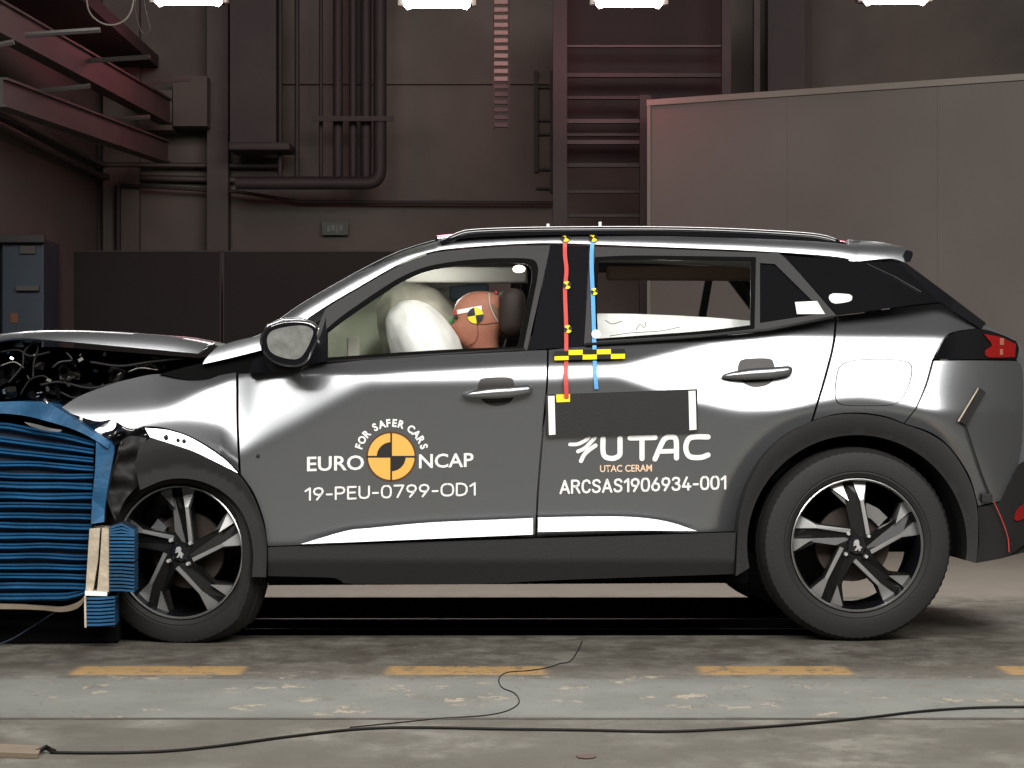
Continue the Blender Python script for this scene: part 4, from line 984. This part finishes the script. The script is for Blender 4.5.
# profile-driven head: rings from chin/neck to crown with per-height front/back extents
rowsH = [(362, 476, 501, .050), (353, 472, 500, .055), (348, 468, 499, .058), (344, 462, 498.5, .062), (339, 456.5, 499, .068), (334, 454, 500.5, .073), (329, 451.5, 503, .077), (325.5, 451, 505.5, .078), (322, 453.5, 506, .079), (317, 454, 506.5, .080), (311, 453.5, 506.5, .080), (305, 455, 506, .079), (300, 458, 504, .075), (296, 463, 500, .066), (293, 468, 495, .052), (291.2, 475, 488, .03)]
rg = []
for (py, xf, xb, wy) in rowsH:
    row = []
    for k in range(32):
        a = 2*PI*k/32; cc = math.cos(a); ss = math.sin(a)
        ex = 2.3; c2 = math.copysign(abs(cc)**(2/ex), cc); s2 = math.copysign(abs(ss)**(2/ex), ss)
        px = (xf+xb)/2-(xb-xf)/2*c2
        yy = .46-wy*s2
        if 320 < py < 332 and cc > .93: px -= 2.2*(cc-.93)/.07*(1-abs(py-326)/7)   # nose
        row.append(bm.verts.new(dl(px, py, yy)))
    rg.append(row)
for i in range(len(rg)-1):
    for k in range(32): bm.faces.new((rg[i][k], rg[i][(k+1) % 32], rg[i+1][(k+1) % 32], rg[i+1][k]))
bm.faces.new(rg[0]); bm.faces.new(rg[-1][::-1])
# torso joined to the neck with shoulders
sh = [(362, 476, 501, .050), (368, 455, 512, .12), (378, 448, 520, .20), (400, 446, 524, .21), (430, 450, 524, .19), (455, 452, 524, .17)]
rg2 = []
for (py, xf, xb, wy) in sh:
    row = []
    for k in range(32):
        a = 2*PI*k/32; row.append(bm.verts.new(dl((xf+xb)/2-(xb-xf)/2*math.cos(a)+ (0 if py < 370 else 2), py, .46-wy*math.sin(a))))
    rg2.append(row)
for i in range(len(rg2)-1):
    for k in range(32): bm.faces.new((rg2[i][k], rg2[i][(k+1) % 32], rg2[i+1][(k+1) % 32], rg2[i+1][k]))
bm.faces.new(rg2[-1])
bmesh.ops.remove_doubles(bm, verts=bm.verts[:], dist=1e-4); fix(bm)
body = obj('body', bm, M['skin'], dm, True, 50)
# limbs hidden by the door: simple continuous tapered arms and legs
for s in (-1, 1):
    bm = bmesh.new(); tube(bm, [Vector((.02, s*.19, .33)), Vector((-.06, s*.25, .12)), Vector((-.30, s*.20, .16))], [.055, .045, .03], 10); obj('arm', bm, M['skin'], dm, True)
    bm = bmesh.new(); tube(bm, [Vector((.05, s*.10, .08)), Vector((-.42, s*.14, .16)), Vector((-.62, s*.12, -.14))], [.085, .065, .045], 10); obj('leg', bm, M['skin'], dm, True)
# skull cap seam, jaw seam, eye, ear, strap
def seam(pts, m, r_, off=.003):
    bm = bmesh.new()
    q = []
    for p in cr(pts, 2):
        row = lerp_tab(sorted([(r0[0], r0[3]) for r0 in rowsH]), p.y); xf = lerp_tab(sorted([(r0[0], r0[1]) for r0 in rowsH]), p.y); xb = lerp_tab(sorted([(r0[0], r0[2]) for r0 in rowsH]), p.y)
        t = (p.x-(xf+xb)/2)/((xb-xf)/2); t = max(-.98, min(.98, t)); yy = .46-row*(1-abs(t)**2.3)**(1/2.3)-off; q.append(dl(p.x, p.y, yy))
    tube(bm, q, r_, 6); return bm
def yface(px, py, off=.004):
    row = lerp_tab(sorted([(r0[0], r0[3]) for r0 in rowsH]), py); xf = lerp_tab(sorted([(r0[0], r0[1]) for r0 in rowsH]), py); xb = lerp_tab(sorted([(r0[0], r0[2]) for r0 in rowsH]), py)
    t = max(-.98, min(.98, (px-(xf+xb)/2)/((xb-xf)/2))); return .46-row*(1-abs(t)**2.3)**(1/2.3)-off
def onhead(name, poly, m, off=.004):
    bm = bmesh.new(); pp = cr([(p[0], p[1]) for p in poly]+[poly[0]], 2.0) if len(poly) > 60 else [Vector(p) for p in poly]
    vs = [bm.verts.new(dl(p[0], p[1], yface(p[0], p[1], off))) for p in pp]
    c = sum((Vector(p[:2]) for p in pp), Vector((0, 0)))/len(pp); cvv = bm.verts.new(dl(c.x, c.y, yface(c.x, c.y, off)))
    for i in range(len(vs)): bm.faces.new((vs[i], vs[(i+1) % len(vs)], cvv))
    fix(bm); bmesh.ops.solidify(bm, geom=bm.faces[:], thickness=.001)
    return obj(name, bm, m, dm)
obj('jaw_seam', seam([(477, 322), (478, 334), (475, 342), (466, 347)], None, .0011), M['skin_dark'], dm)
obj('jaw_seam', seam([(478, 324.5), (490, 323.5), (503, 321)], None, .0011), M['skin_dark'], dm)
onhead('cap_panel', [(490.5, 295), (497, 297), (503, 303), (505, 312), (503, 319), (498.5, 320.5), (495, 314), (491.5, 305)], M['cap'], .002)
obj('cap_seam', seam([(489, 293.5), (490, 305), (494, 315), (498, 322)], None, .0022), M['liner'], dm)
bm = bmesh.new()
for p in ((453, 317, 2.2),):
    bmesh.ops.create_icosphere(bm, subdivisions=2, radius=.009, matrix=Matrix.Translation(dl(455.5, 317.5, .41)))
obj('eye', bm, M['dblack'], dm, True)
bm = bmesh.new(); bmesh.ops.create_icosphere(bm, subdivisions=2, radius=.012, matrix=Matrix.Translation(dl(451.5, 321, .44)) @ Matrix.Diagonal((.7, 1, 1.2, 1))); obj('green_tape', bm, M['green'], dm, True)
bm = bmesh.new(); bmesh.ops.create_icosphere(bm, subdivisions=2, radius=.006, matrix=Matrix.Translation(dl(496, 292.5, .43))); obj('red_marker', bm, M['red'], dm, True)
def sect(c, r_, a0, a1, n=8, ex=()): return [(c[0]+r_*math.cos(math.radians(a0+(a1-a0)*k/n)), c[1]-r_*math.sin(math.radians(a0+(a1-a0)*k/n))) for k in range(n+1)]+[c]
tcn = (475.5, 315.5)
bm = bmesh.new(); pr = None
for k in range(15):
    x = 453.5+28*k/14; yt = 310.5-5*k/14; a_ = bm.verts.new(dl(x, yt, yface(x, yt, .004))); b_ = bm.verts.new(dl(x+.4, yt+4.3, yface(x+.4, yt+4.3, .004)))
    if pr: bm.faces.new((pr[0], a_, b_, pr[1]))
    pr = (a_, b_)
fix(bm); bmesh.ops.solidify(bm, geom=bm.faces[:], thickness=.001); obj('tape_strip', bm, M['white'], dm)
onhead('tape_tip', [(452.8, 310.5), (456.5, 310), (457, 314.8), (453.5, 315)], M['red'], .005)
for a0, mm in ((10, 'yellow'), (100, 'dblack'), (190, 'yellow'), (280, 'dblack')): onhead('target_sector', sect(tcn, 8, a0, a0+90), M[mm], .006)
# white crumpled sheet inside the rear
def white_sheet():
    z0 = U(600, 337, .42); wsh = empty('white_sheet', O+EX*U(672, 337, .42).x+EY*.42+Vector((0, 0, .9)), TH)
    bm = bmesh.new(); g = []
    c = U(672, 337, .42)
    for i in range(25):
        t = i/24; x = 596+t*158; yt = 313.5+8.5*t*t*.9; row = []
        for j in range(7):
            s = j/6; y = yt+(348-yt)*s
            p = U(x, y, .30+.03*noise.noise(Vector((x*.05, y*.08, 1)))+.05*(1-s)**2); row.append(bm.verts.new(p-Vector((c.x, .42, .9))))
        p0 = row[0].co.copy(); row.insert(0, bm.verts.new(p0+Vector((0, .12, -.005)))); g.append(row)
    for i in range(24):
        for j in range(7): bm.faces.new((g[i][j], g[i+1][j], g[i+1][j+1], g[i][j+1]))
    fix(bm); bmesh.ops.solidify(bm, geom=bm.faces[:], thickness=.006)
    o = obj('sheet', bm, M['white'], wsh, True, 60)
    bm = bmesh.new()
    for pts in ([(636, 330), (640, 324), (644, 328), (646, 322)], [(610, 336), (630, 333), (660, 331), (680, 327)], [(605, 320), (612, 324), (622, 321)]):
        tube(bm, [U(p.x, p.y, .26)-Vector((c.x, .42, .9)) for p in cr(pts, 3)], .0012, 5)
    obj('crease_mark', bm, M['dblack'], wsh)
    tag(wsh, 'crumpled white sheet seen through the rear door window', 'sheet')
white_sheet()

# ---- decals and tapes
def lat_of(par): return W
def textmesh(name, s, x0, y0, x1, y1, m, par, slope=0, bold=0, off=.003, lat=W, spacing=1.0):
    # (x0, y0) baseline left, y1 = top of capitals
    cu = bpy.data.curves.new('t', 'FONT'); cu.body = s; cu.size = 1; cu.offset = bold; cu.space_character = spacing; cu.resolution_u = 3
    to = bpy.data.objects.new('t', cu); COL.objects.link(to)
    bpy.context.view_layer.update(); me = bpy.data.meshes.new_from_object(to.evaluated_get(bpy.context.evaluated_depsgraph_get()))
    COL.objects.unlink(to); bpy.data.objects.remove(to)
    vx = [v.co.x for v in me.vertices]; vy = [v.co.y for v in me.vertices]; a, b = min(vx), max(vx); hcap = .729
    for v in me.vertices:
        x = x0+(v.co.x-a)/(b-a)*(x1-x0); y = y0-(v.co.y/hcap)*(y0-y1)+slope*(x-x0)
        v.co = U(x, y, lat(x, y)-off)
    me.materials.clear(); me.materials.append(m); me.name = name
    return link(name, me, par)
textmesh('lettering', 'EURO', 307, 471, 364, 456.2, M['white'], fd, -.028, .016)
textmesh('lettering', 'NCAP', 419, 468, 473.5, 453.8, M['white'], fd, -.028, .016)
ZERO = [(.3, 1), (.14, .97), (.04, .84), (0, .65), (0, .35), (.04, .16), (.14, .03), (.3, 0), (.46, .03), (.56, .16), (.6, .35), (.6, .65), (.56, .84), (.46, .97), (.3, 1)]
GLY = {'A': (.7, [[(0, 0), (.35, 1), (.7, 0)], [(.12, .3), (.58, .3)]]), 'R': (.62, [[(0, 0), (0, 1), (.36, 1), (.52, .93), (.58, .77), (.52, .6), (.36, .53), (0, .53)], [(.32, .53), (.62, 0)]]),
 'P': (.58, [[(0, 0), (0, 1), (.36, 1), (.52, .93), (.58, .74), (.52, .55), (.36, .47), (0, .47)]]),
 'C': (.6, [[(.6, .78), (.5, .95), (.32, 1), (.12, .92), (.02, .7), (0, .5), (.02, .3), (.12, .08), (.32, 0), (.5, .05), (.6, .22)]]),
 'S': (.6, [[(.58, .82), (.48, .96), (.3, 1), (.1, .93), (.04, .76), (.12, .6), (.3, .53), (.5, .45), (.6, .28), (.52, .08), (.3, 0), (.1, .05), (0, .2)]]),
 '1': (.32, [[(0, .76), (.3, 1), (.3, 0)]]), '9': (.6, [[(.2, 0), (.52, .5), (.6, .7), (.52, .92), (.3, 1), (.08, .92), (0, .7), (.08, .48), (.3, .4), (.5, .46)]]),
 '6': (.6, [[(.4, 1), (.08, .5), (0, .3), (.08, .08), (.3, 0), (.52, .08), (.6, .3), (.52, .52), (.3, .6), (.1, .54)]]), '0': (.6, [ZERO]), 'O': (.78, [[(x*1.3, y) for x, y in ZERO]]),
 '3': (.6, [[(.03, .85), (.12, .97), (.3, 1), (.5, .94), (.56, .77), (.48, .6), (.28, .54), (.5, .46), (.6, .28), (.52, .07), (.3, 0), (.08, .05), (0, .2)]]),
 '4': (.64, [[(.34, 1), (0, .25), (.64, .25)], [(.46, .5), (.46, 0)]]), '7': (.6, [[(0, 1), (.6, 1), (.2, 0)]]), '-': (.38, [[(.02, .42), (.36, .42)]]),
 'U': (.64, [[(0, 1), (0, .3), (.08, .08), (.32, 0), (.56, .08), (.64, .3), (.64, 1)]]), 'E': (.52, [[(.52, 1), (0, 1), (0, 0), (.52, 0)], [(0, .52), (.46, .52)]]),
 'D': (.66, [[(0, 0), (0, 1), (.3, 1), (.54, .9), (.66, .68), (.66, .32), (.54, .1), (.3, 0), (0, 0)]])}
def stroketext(s, x0, y0, x1, y1, m, par, slope, wd, gap=.26, off=.003):
    tot = sum(GLY[c][0] for c in s)+gap*(len(s)-1); h = y0-y1-wd; sx = (x1-x0-wd)/tot; bm = bmesh.new(); pos = 0
    def P3(q, o2=0): 
        y = q.y+slope*(q.x-x0); return bm.verts.new(U(q.x, y, W(q.x, y)-off-o2))
    for c in s:
        for pl_ in GLY[c][1]:
            pts = [Vector((x0+wd/2+(pos+a)*sx, y0-wd/2-b*h)) for a, b in pl_]
            for i, q in enumerate(pts):
                bm.faces.new([P3(q+Vector((math.cos(2*PI*k/10), math.sin(2*PI*k/10)))*wd/2, .0006) for k in range(10)])
                if i:
                    d = (q-pts[i-1]).normalized(); nn = Vector((-d.y, d.x))*wd/2
                    bm.faces.new([P3(pts[i-1]+nn), P3(q+nn), P3(q-nn), P3(pts[i-1]-nn)])
        pos += GLY[c][0]+gap
    for f in bm.faces:
        f.normal_update()
        if f.normal.y > 0: f.normal_flip()
    return obj('lettering', bm, m, par)
stroketext('19-PEU-0799-OD1', 304.5, 501, 476, 487.5, M['white'], fd, -.031, 1.9, .24)
textmesh('lettering', 'UTAC CERAM', 600, 472, 652, 465, M['orangetext'], rd, -.015, .018)
stroketext('ARCSAS1906934-001', 559.5, 494.3, 726.5, 480, M['white'], rd, -.028, 2.2)
# arc text
def arctext(s, c, r_, a0, a1, h, m, par):
    widths = {' ': .45, 'F': .8, 'R': 1, 'O': 1.1, 'S': .95, 'A': 1.0, 'E': .85, 'C': .95}
    tot = sum(widths[ch] for ch in s); pos = 0
    for ch in s:
        wd = widths[ch]; mid = a0+(a1-a0)*(pos+wd/2)/tot; pos += wd
        if ch == ' ': continue
        cu = bpy.data.curves.new('t', 'FONT'); cu.body = ch; cu.size = 1; cu.offset = .04; cu.resolution_u = 3
        to = bpy.data.objects.new('t', cu); COL.objects.link(to); bpy.context.view_layer.update()
        me = bpy.data.meshes.new_from_object(to.evaluated_get(bpy.context.evaluated_depsgraph_get())); COL.objects.unlink(to); bpy.data.objects.remove(to)
        vx = [v.co.x for v in me.vertices]; cxx = (min(vx)+max(vx))/2; sc = h/.729; am = math.radians(mid)
        for v in me.vertices:
            lx = (v.co.x-cxx)*sc*.92; ly = v.co.y*sc+r_
            x = c[0]+ly*math.cos(am)+lx*math.sin(am); y = c[1]-(ly*math.sin(am)-lx*math.cos(am))
            v.co = U(x, y, W(x, y)-.003)
        me.materials.clear(); me.materials.append(m); link('lettering', me, par)
arctext('FOR SAFER CARS', (391.5, 457), 30.5, 167, 12, 7.6, M['white'], fd)
def flatpoly(name, poly, m, par, off=.003, lat=W):
    bm = bmesh.new(); vs = [bm.verts.new(U(p[0], p[1], lat(p[0], p[1])-off)) for p in poly]
    c = (sum(p[0] for p in poly)/len(poly), sum(p[1] for p in poly)/len(poly))
    if len(poly) > 6:
        cvv = bm.verts.new(U(c[0], c[1], lat(*c)-off))
        for i in range(len(vs)): bm.faces.new((vs[i], vs[(i+1) % len(vs)], cvv))
    else: bm.faces.new(vs)
    return obj(name, bm, m, par)
TC = (391.2, 456.6)
flatpoly('target_outline', [(TC[0]+25*math.cos(2*PI*k/40), TC[1]+25*math.sin(2*PI*k/40)) for k in range(40)], mat('brown_vinyl', (.10, .04, .015), .5), fd, .003)
flatpoly('target_disc', [(TC[0]+23.3*math.cos(2*PI*k/40), TC[1]+23.3*math.sin(2*PI*k/40)) for k in range(40)], M['orange'], fd, .0042)
for a0 in (90, 270): 
    flatpoly('target_quarter', sect(TC, 14.5, a0, a0+90, 12), M['dblack'], fd, .0055)
flatpoly('target_cross', [(TC[0]-.8, TC[1]-24), (TC[0]+.8, TC[1]-24), (TC[0]+.8, TC[1]+24), (TC[0]-.8, TC[1]+24)], M['dblack'], fd, .0062)
flatpoly('target_cross', [(TC[0]-24, TC[1]-.8), (TC[0]+24, TC[1]-.8), (TC[0]+24, TC[1]+.8), (TC[0]-24, TC[1]+.8)], M['dblack'], fd, .0062)
# lab wordmark with heavy rounded strokes
def stroke(name, pts, wd, m, par, off=.003, round_=True, step=2.0, curve=True):
    P = cr(pts, step) if curve else [Vector(p) for p in pts]
    L_, R_ = [], []
    for i, p in enumerate(P):
        d = (P[min(i+1, len(P)-1)]-P[max(0, i-1)]).normalized(); nn = Vector((-d.y, d.x))*wd/2; L_.append(p+nn); R_.append(p-nn)
    bm = bmesh.new(); prev = None
    f3 = lambda q, o2=0: bm.verts.new(U(q.x, q.y, W(q.x, q.y)-off-o2))
    lv = [f3(q) for q in L_]; rv = [f3(q) for q in R_]
    for i in range(len(P)-1): bm.faces.new((lv[i], lv[i+1], rv[i+1], rv[i]))
    if round_:
        for c in (P[0], P[-1]):
            vs = [f3(c+Vector((math.cos(2*PI*k/12), math.sin(2*PI*k/12)))*wd/2, .0006) for k in range(12)]; bm.faces.new(vs)
    fix(bm); return obj(name, bm, m, par)
sw = 5.2
def join_strokes(name, strokes, par):
    objs = [stroke('s', *s_) for s_ in strokes]
    bm = bmesh.new()
    for o in objs: bm.from_mesh(o.data)
    for o in objs: bpy.data.objects.remove(o)
    return obj(name, bm, M['white'], par)
Wm = M['white']
def S(pts, w_=sw, curve=True, off=.003): return (pts, w_, Wm, rd, off, True, 2.0, curve)
join_strokes('logo_letter', [S([(603, 438.5), (603, 451), (605, 456.5), (610, 458.3), (615, 458), (619.5, 455), (620, 450), (620, 438)])], rd)
join_strokes('logo_letter', [S([(630, 438), (655, 437.5)], sw, False), S([(642, 438), (642, 458.5)], sw, False, .0032)], rd)
join_strokes('logo_letter', [S([(655, 459), (662, 443), (666, 438), (672, 437), (676, 440), (676.5, 458)], sw), S([(660, 451.5), (676, 451)], 4.6, False, .0032)], rd)
join_strokes('logo_letter', [S([(708, 437), (697, 436.8), (690, 438), (686.5, 443), (686, 450), (689, 456), (695, 457.6), (702, 457.2), (708, 455)])], rd)
join_strokes('logo_swoosh', [S([(570, 444.5), (578, 444), (586, 440), (589, 437)], 3.6), S([(578, 451.5), (585, 448), (591, 442), (595, 437.5)], 3.8), S([(581, 461), (584, 455), (589, 450), (595.5, 445.5)], 4.2)], rd)
# black plate with white ends and yellow tape
PLT = lambda x, y: .018
panel('black_plate', path([(545.5, 394.5), (697.5, 389)], [(697.5, 389), (697.5, 431)], [(697.5, 431), (546.5, 436.5)], [(546.5, 436.5), (545.5, 394.5)], step=20), PLT, M['clad'], rd, step=30, rim=.012)
flatpoly('white_bar', [(548, 396), (554.5, 395.8), (555.5, 434.5), (549, 435)], M['white'], rd, .001, PLT); flatpoly('white_bar', [(688.5, 391), (695.5, 390.7), (696.5, 429.5), (689.5, 430.2)], M['white'], rd, .001, PLT)
flatpoly('yellow_tape', [(556, 394.5), (570, 394), (570, 401.8), (556.5, 402.3)], M['yellow'], rd, .002, PLT)
# bumper tag with string
tg = flatpoly('black_tag', [(978, 387.5), (985, 392.5), (966, 426), (957.5, 421)], M['clad'], rb, .012)
bm = bmesh.new(); bm.from_mesh(tg.data); fix(bm); bmesh.ops.solidify(bm, geom=bm.faces[:], thickness=.006); bm.to_mesh(tg.data); bm.free()
flatpoly('tag_edge', [(978, 387.5), (979, 388.3), (959, 421.8), (957.5, 421)], M['beige'], rb, .021)
bm = bmesh.new(); tube(bm, [U(p.x, p.y, W(p.x, p.y)-.01) for p in cr([(966, 426), (972, 445), (982, 475), (992, 500)], 6)], .0028, 6); obj('tag_cord', bm, M['dblack'], rb)
bm = bmesh.new(); tube(bm, [U(p.x, p.y, W(p.x, p.y)-.03) for p in cr([(994, 502), (1002, 520), (1008, 538), (1009, 552)], 6)], .002, 6); obj('tag_cord', bm, M['red'], rb)
bm = bmesh.new(); a = U(988, 503, 0); box(bm, (a.x, W(992, 498)-.03, a.z-.005), (a.x+.04, W(992, 498)-.01, a.z+.03), bev=.004, ); obj('cord_clip', bm, M['clad'], rb)
# measuring tapes
def CabLat(x, y):
    if y < 246: return LatA(x, y)
    yb = lerp_tab(T_BELT, x)
    if y < yb: return Gl(x, y)
    if y < yb+8: t = (y-yb)/8; return Gl(x, yb)*(1-t)+W(x, yb+8)*t
    return W(x, y)
def tape(name, pts, wd, m, par, off=.008):
    P = cr(pts, 4); bm = bmesh.new(); prev = None
    lv, rv = [], []
    for i, p in enumerate(P):
        y = CabLat(p.x, p.y)-off; lv.append(bm.verts.new(U(p.x-wd/2, p.y, y))); rv.append(bm.verts.new(U(p.x+wd/2, p.y, y)))
    for i in range(len(P)-1): bm.faces.new((lv[i], lv[i+1], rv[i+1], rv[i]))
    fix(bm); bmesh.ops.solidify(bm, geom=bm.faces[:], thickness=.001); return obj(name, bm, m, par)
tape('red_tape', [(565, 236), (565, 255), (566.5, 270), (565, 290), (566, 320), (566.3, 350), (566, 371)], 4, M['red'], car)
tape('red_tape', [(565.7, 371), (566.5, 398)], 4.4, M['red'], car, .018)
tape('blue_tape', [(593, 236), (591.5, 260), (593, 300), (594.5, 350), (595, 370)], 4, M['bluetape'], car)
tape('blue_tape', [(594.7, 370), (596.5, 389)], 4, M['bluetape'], car, .01)
for (x, y, r_, mm) in ((565.5, 237.5, 4.3, 0), (593.5, 237.5, 4.3, 0), (567, 285, 4, 0), (568, 329, 4, 0), (594.5, 291.5, 3.6, 0), (596, 334, 4.5, 1)):
    if mm: flatpoly('white_dot', [(x+r_*math.cos(2*PI*k/16), y+r_*math.sin(2*PI*k/16)) for k in range(16)], M['white'], car, .014, CabLat); continue
    for a0, cm in ((60, 'yellow'), (150, 'dblack'), (240, 'yellow'), (330, 'dblack')): flatpoly('target_sticker', sect((x, y), r_, a0, a0+90, 5), M[cm], car, .014, CabLat)
for k in range(5):
    x0 = 554.5+k*14.1; x1 = x0+14.1; yt = 349.2; 
    for row in (0, 1):
        ya = yt+row*4.9+(.9 if row == 0 and k == 0 else 0)-k*.35+1.2; cm = 'yellow' if (k+row) % 2 == 1 else 'dblack'
        flatpoly('checker_square', [(x0, ya), (x1, ya-.3), (x1, ya+4.7), (x0, ya+5)], M[cm], car, .020, CabLat)
# front-door screw mark
bm = bmesh.new(); bmesh.ops.create_icosphere(bm, subdivisions=1, radius=.008, matrix=Matrix.Translation(U(258, 456, W(258, 456)))); obj('dent_mark', bm, M['dblack'], fd)

# ------------------------------------------------------------------ barrier
BY = -.06
bo = O+EX*U(40, 600, BY).x; bar = empty('crash_barrier', (bo.x, bo.y, 0), TH)
tag(bar, 'blue ribbed deformable barrier crushed under the car front', 'barrier')
bx0 = U(40, 600, BY).x
def bl_(px, py, yl): p = U(px, py, yl); return Vector((p.x-bx0, p.y, p.z))
nr = 17
for k in range(nr):
    yc0 = 436+k*(597-436)/(nr-1)*1.0
    bm = bmesh.new(); pts = []
    xend = 95-6.5*(k/(nr-1))+R.uniform(-1, 1)
    ph = R.uniform(0, 9); top = max(0, 4-k)
    hgt = 4.35+R.uniform(-.7, .5)
    for i in range(21):
        t = i/20; x = -120+t*(xend+120)
        dy = 1.9*noise.noise(Vector((x*.022+ph, k*.35, 0)))
        if top: dy += top*1.6*(max(0, min(1, x/95)))**1.5-top*2.2*(1-max(0, min(1, x/95)))
        if k == nr-1: dy -= 10*max(0, (x-60)/35)**2
        y = yc0+dy+(x-50)*.012; row = []
        for (u, v) in ((1, .05), (.82, .014), (.45, .002), (.1, .012), (-.5, .0), (-1, .05)):
            row.append(bm.verts.new(bl_(x, y-u*hgt*.92, BY+v+.006*noise.noise(Vector((x*.06, k*3.1, 2))))))
        pts.append(row)
    for i in range(20):
        for j in range(5): bm.faces.new((pts[i][j], pts[i+1][j], pts[i+1][j+1], pts[i][j+1]))
    a = pts[-1]; bm.faces.new(a)
    fix(bm); obj('rib', bm, M['blue'], bar, True, 60)
bm = bmesh.new()
core = [(-125, 425), (60, 428), (92, 440), (90, 520), (85, 594), (60, 600), (-125, 602)]
a = [bm.verts.new(bl_(x, y, BY+.035)) for x, y in core]; b = [bm.verts.new(bl_(x, y, BY+.035)+Vector((0, .72, 0))) for x, y in core]
bm.faces.new(a); bm.faces.new(b[::-1])
for i in range(len(core)): bm.faces.new((a[(i+1) % len(core)], a[i], b[i], b[(i+1) % len(core)]))
fix(bm); obj('core', bm, M['blue_dark'], bar)
def slab(name, poly, yl, th, m, step=4, wav=.01, par=bar):
    bm = bmesh.new(); pp = [Vector(p) for p in poly]
    a = [bm.verts.new(bl_(p.x, p.y, yl+wav*noise.noise(Vector((p.x*.05, p.y*.05, 1))))) for p in pp]; b = [bm.verts.new(v.co+Vector((0, th, 0))) for v in a]
    f = bm.faces.new(a); bm.faces.new(b[::-1])
    for i in range(len(pp)): bm.faces.new((a[(i+1) % len(pp)], a[i], b[i], b[(i+1) % len(pp)]))
    fix(bm); bmesh.ops.triangulate(bm, faces=[f for f in bm.faces if len(f.verts) > 4])
    return obj(name, bm, m, par)
slab('cover_sheet', cr([(-120, 402), (-30, 403), (10, 401.5), (40, 402)], 6)+cr([(52, 405), (70, 416), (92, 431), (110, 443)], 5)+cr([(108, 449), (95, 440), (75, 430), (50, 422), (20, 415), (-20, 413), (-120, 413)], 6), BY-.02, .6, M['blue'])
slab('side_sheet', cr([(96, 433), (112, 444), (114, 452)], 4)+cr([(109, 480), (105, 505), (104, 522)], 5)+[Vector((91, 524))]+cr([(92, 500), (95, 470), (96, 445)], 5), BY-.012, .05, M['blue'])
slab('torn_edge', cr([(-120, 603), (0, 604), (40, 606), (62, 607), (78, 602), (87, 593)], 4)+cr([(86, 598), (78, 608), (62, 612), (40, 610), (0, 609), (-120, 608)], 4), BY-.012, .03, M['wood'])
slab('silver_tear', cr([(24, 422), (35, 424), (50, 428), (62, 430)], 3)+cr([(60, 432), (45, 430.5), (30, 426)], 3), BY-.035, .01, M['alloy'])
# honeycomb blocks
slab('honeycomb_face', [(89.5, 529), (100, 528), (98, 560), (93, 591), (85.5, 592)], BY-.03, .2, M['beige']); slab('honeycomb_face', [(102, 528), (109, 529), (109, 592), (97, 591.5), (100, 560)], BY-.035, .2, M['beige'])
slab('honeycomb_base', [(85, 591), (107, 592), (107, 596), (85, 595.5)], BY-.045, .2, M['white'])
def finblock(x0, y0, x1, y1, nf, slope, m, chip=0):
    slab('fin_core', [(x0, y0+chip*.6), (x0+(x1-x0)*.5, y0), (x1, y0+chip), (x1, y1), (x0, y1)], BY-.03, .18, M['blue_dark'])
    for k in range(nf):
        ya = y0+(y1-y0)*(k+.15)/nf; yb = y0+(y1-y0)*(k+.72)/nf
        c_ = chip*max(0, 1-k/3.0)
        slab('fin', [(x0+.3, ya+c_*.6), (x0+(x1-x0)*.5, ya), (x1+.4, ya+c_+slope), (x1+.4, yb+c_+slope), (x0+(x1-x0)*.5, yb), (x0+.3, yb+c_*.6)], BY-.045, .19, M['blue'], wav=0)
finblock(109, 523, 134, 562, 11, .3, None, 6); finblock(109, 563, 134, 592, 8, 1.2, None, 0); finblock(86, 597, 114.5, 627, 8, -1.2, None, 0)
slab('block_edge', [(84, 596), (86, 596), (86.5, 627.5), (84.5, 627.5)], BY-.045, .18, M['beige'])
# dark base under the barrier
bs = empty('barrier_base', (bar.location.x, bar.location.y, 0), TH); tag(bs, 'black support block on the floor under the blue barrier', 'support')
bm = bmesh.new(); lo = U(-130, 610, .06); hi = U(118, 610, .06); box(bm, (lo.x-bx0, .10, .001), (hi.x-bx0, .9, .13), bev=.008); obj('block', bm, M['black'], bs)
bm = bmesh.new(); tube(bm, [bl_(p.x, p.y, .03) for p in cr([(-40, 655), (5, 642), (30, 628), (55, 612)], 6)], .003, 6); obj('strap', bm, M['blue_dark'], bs)
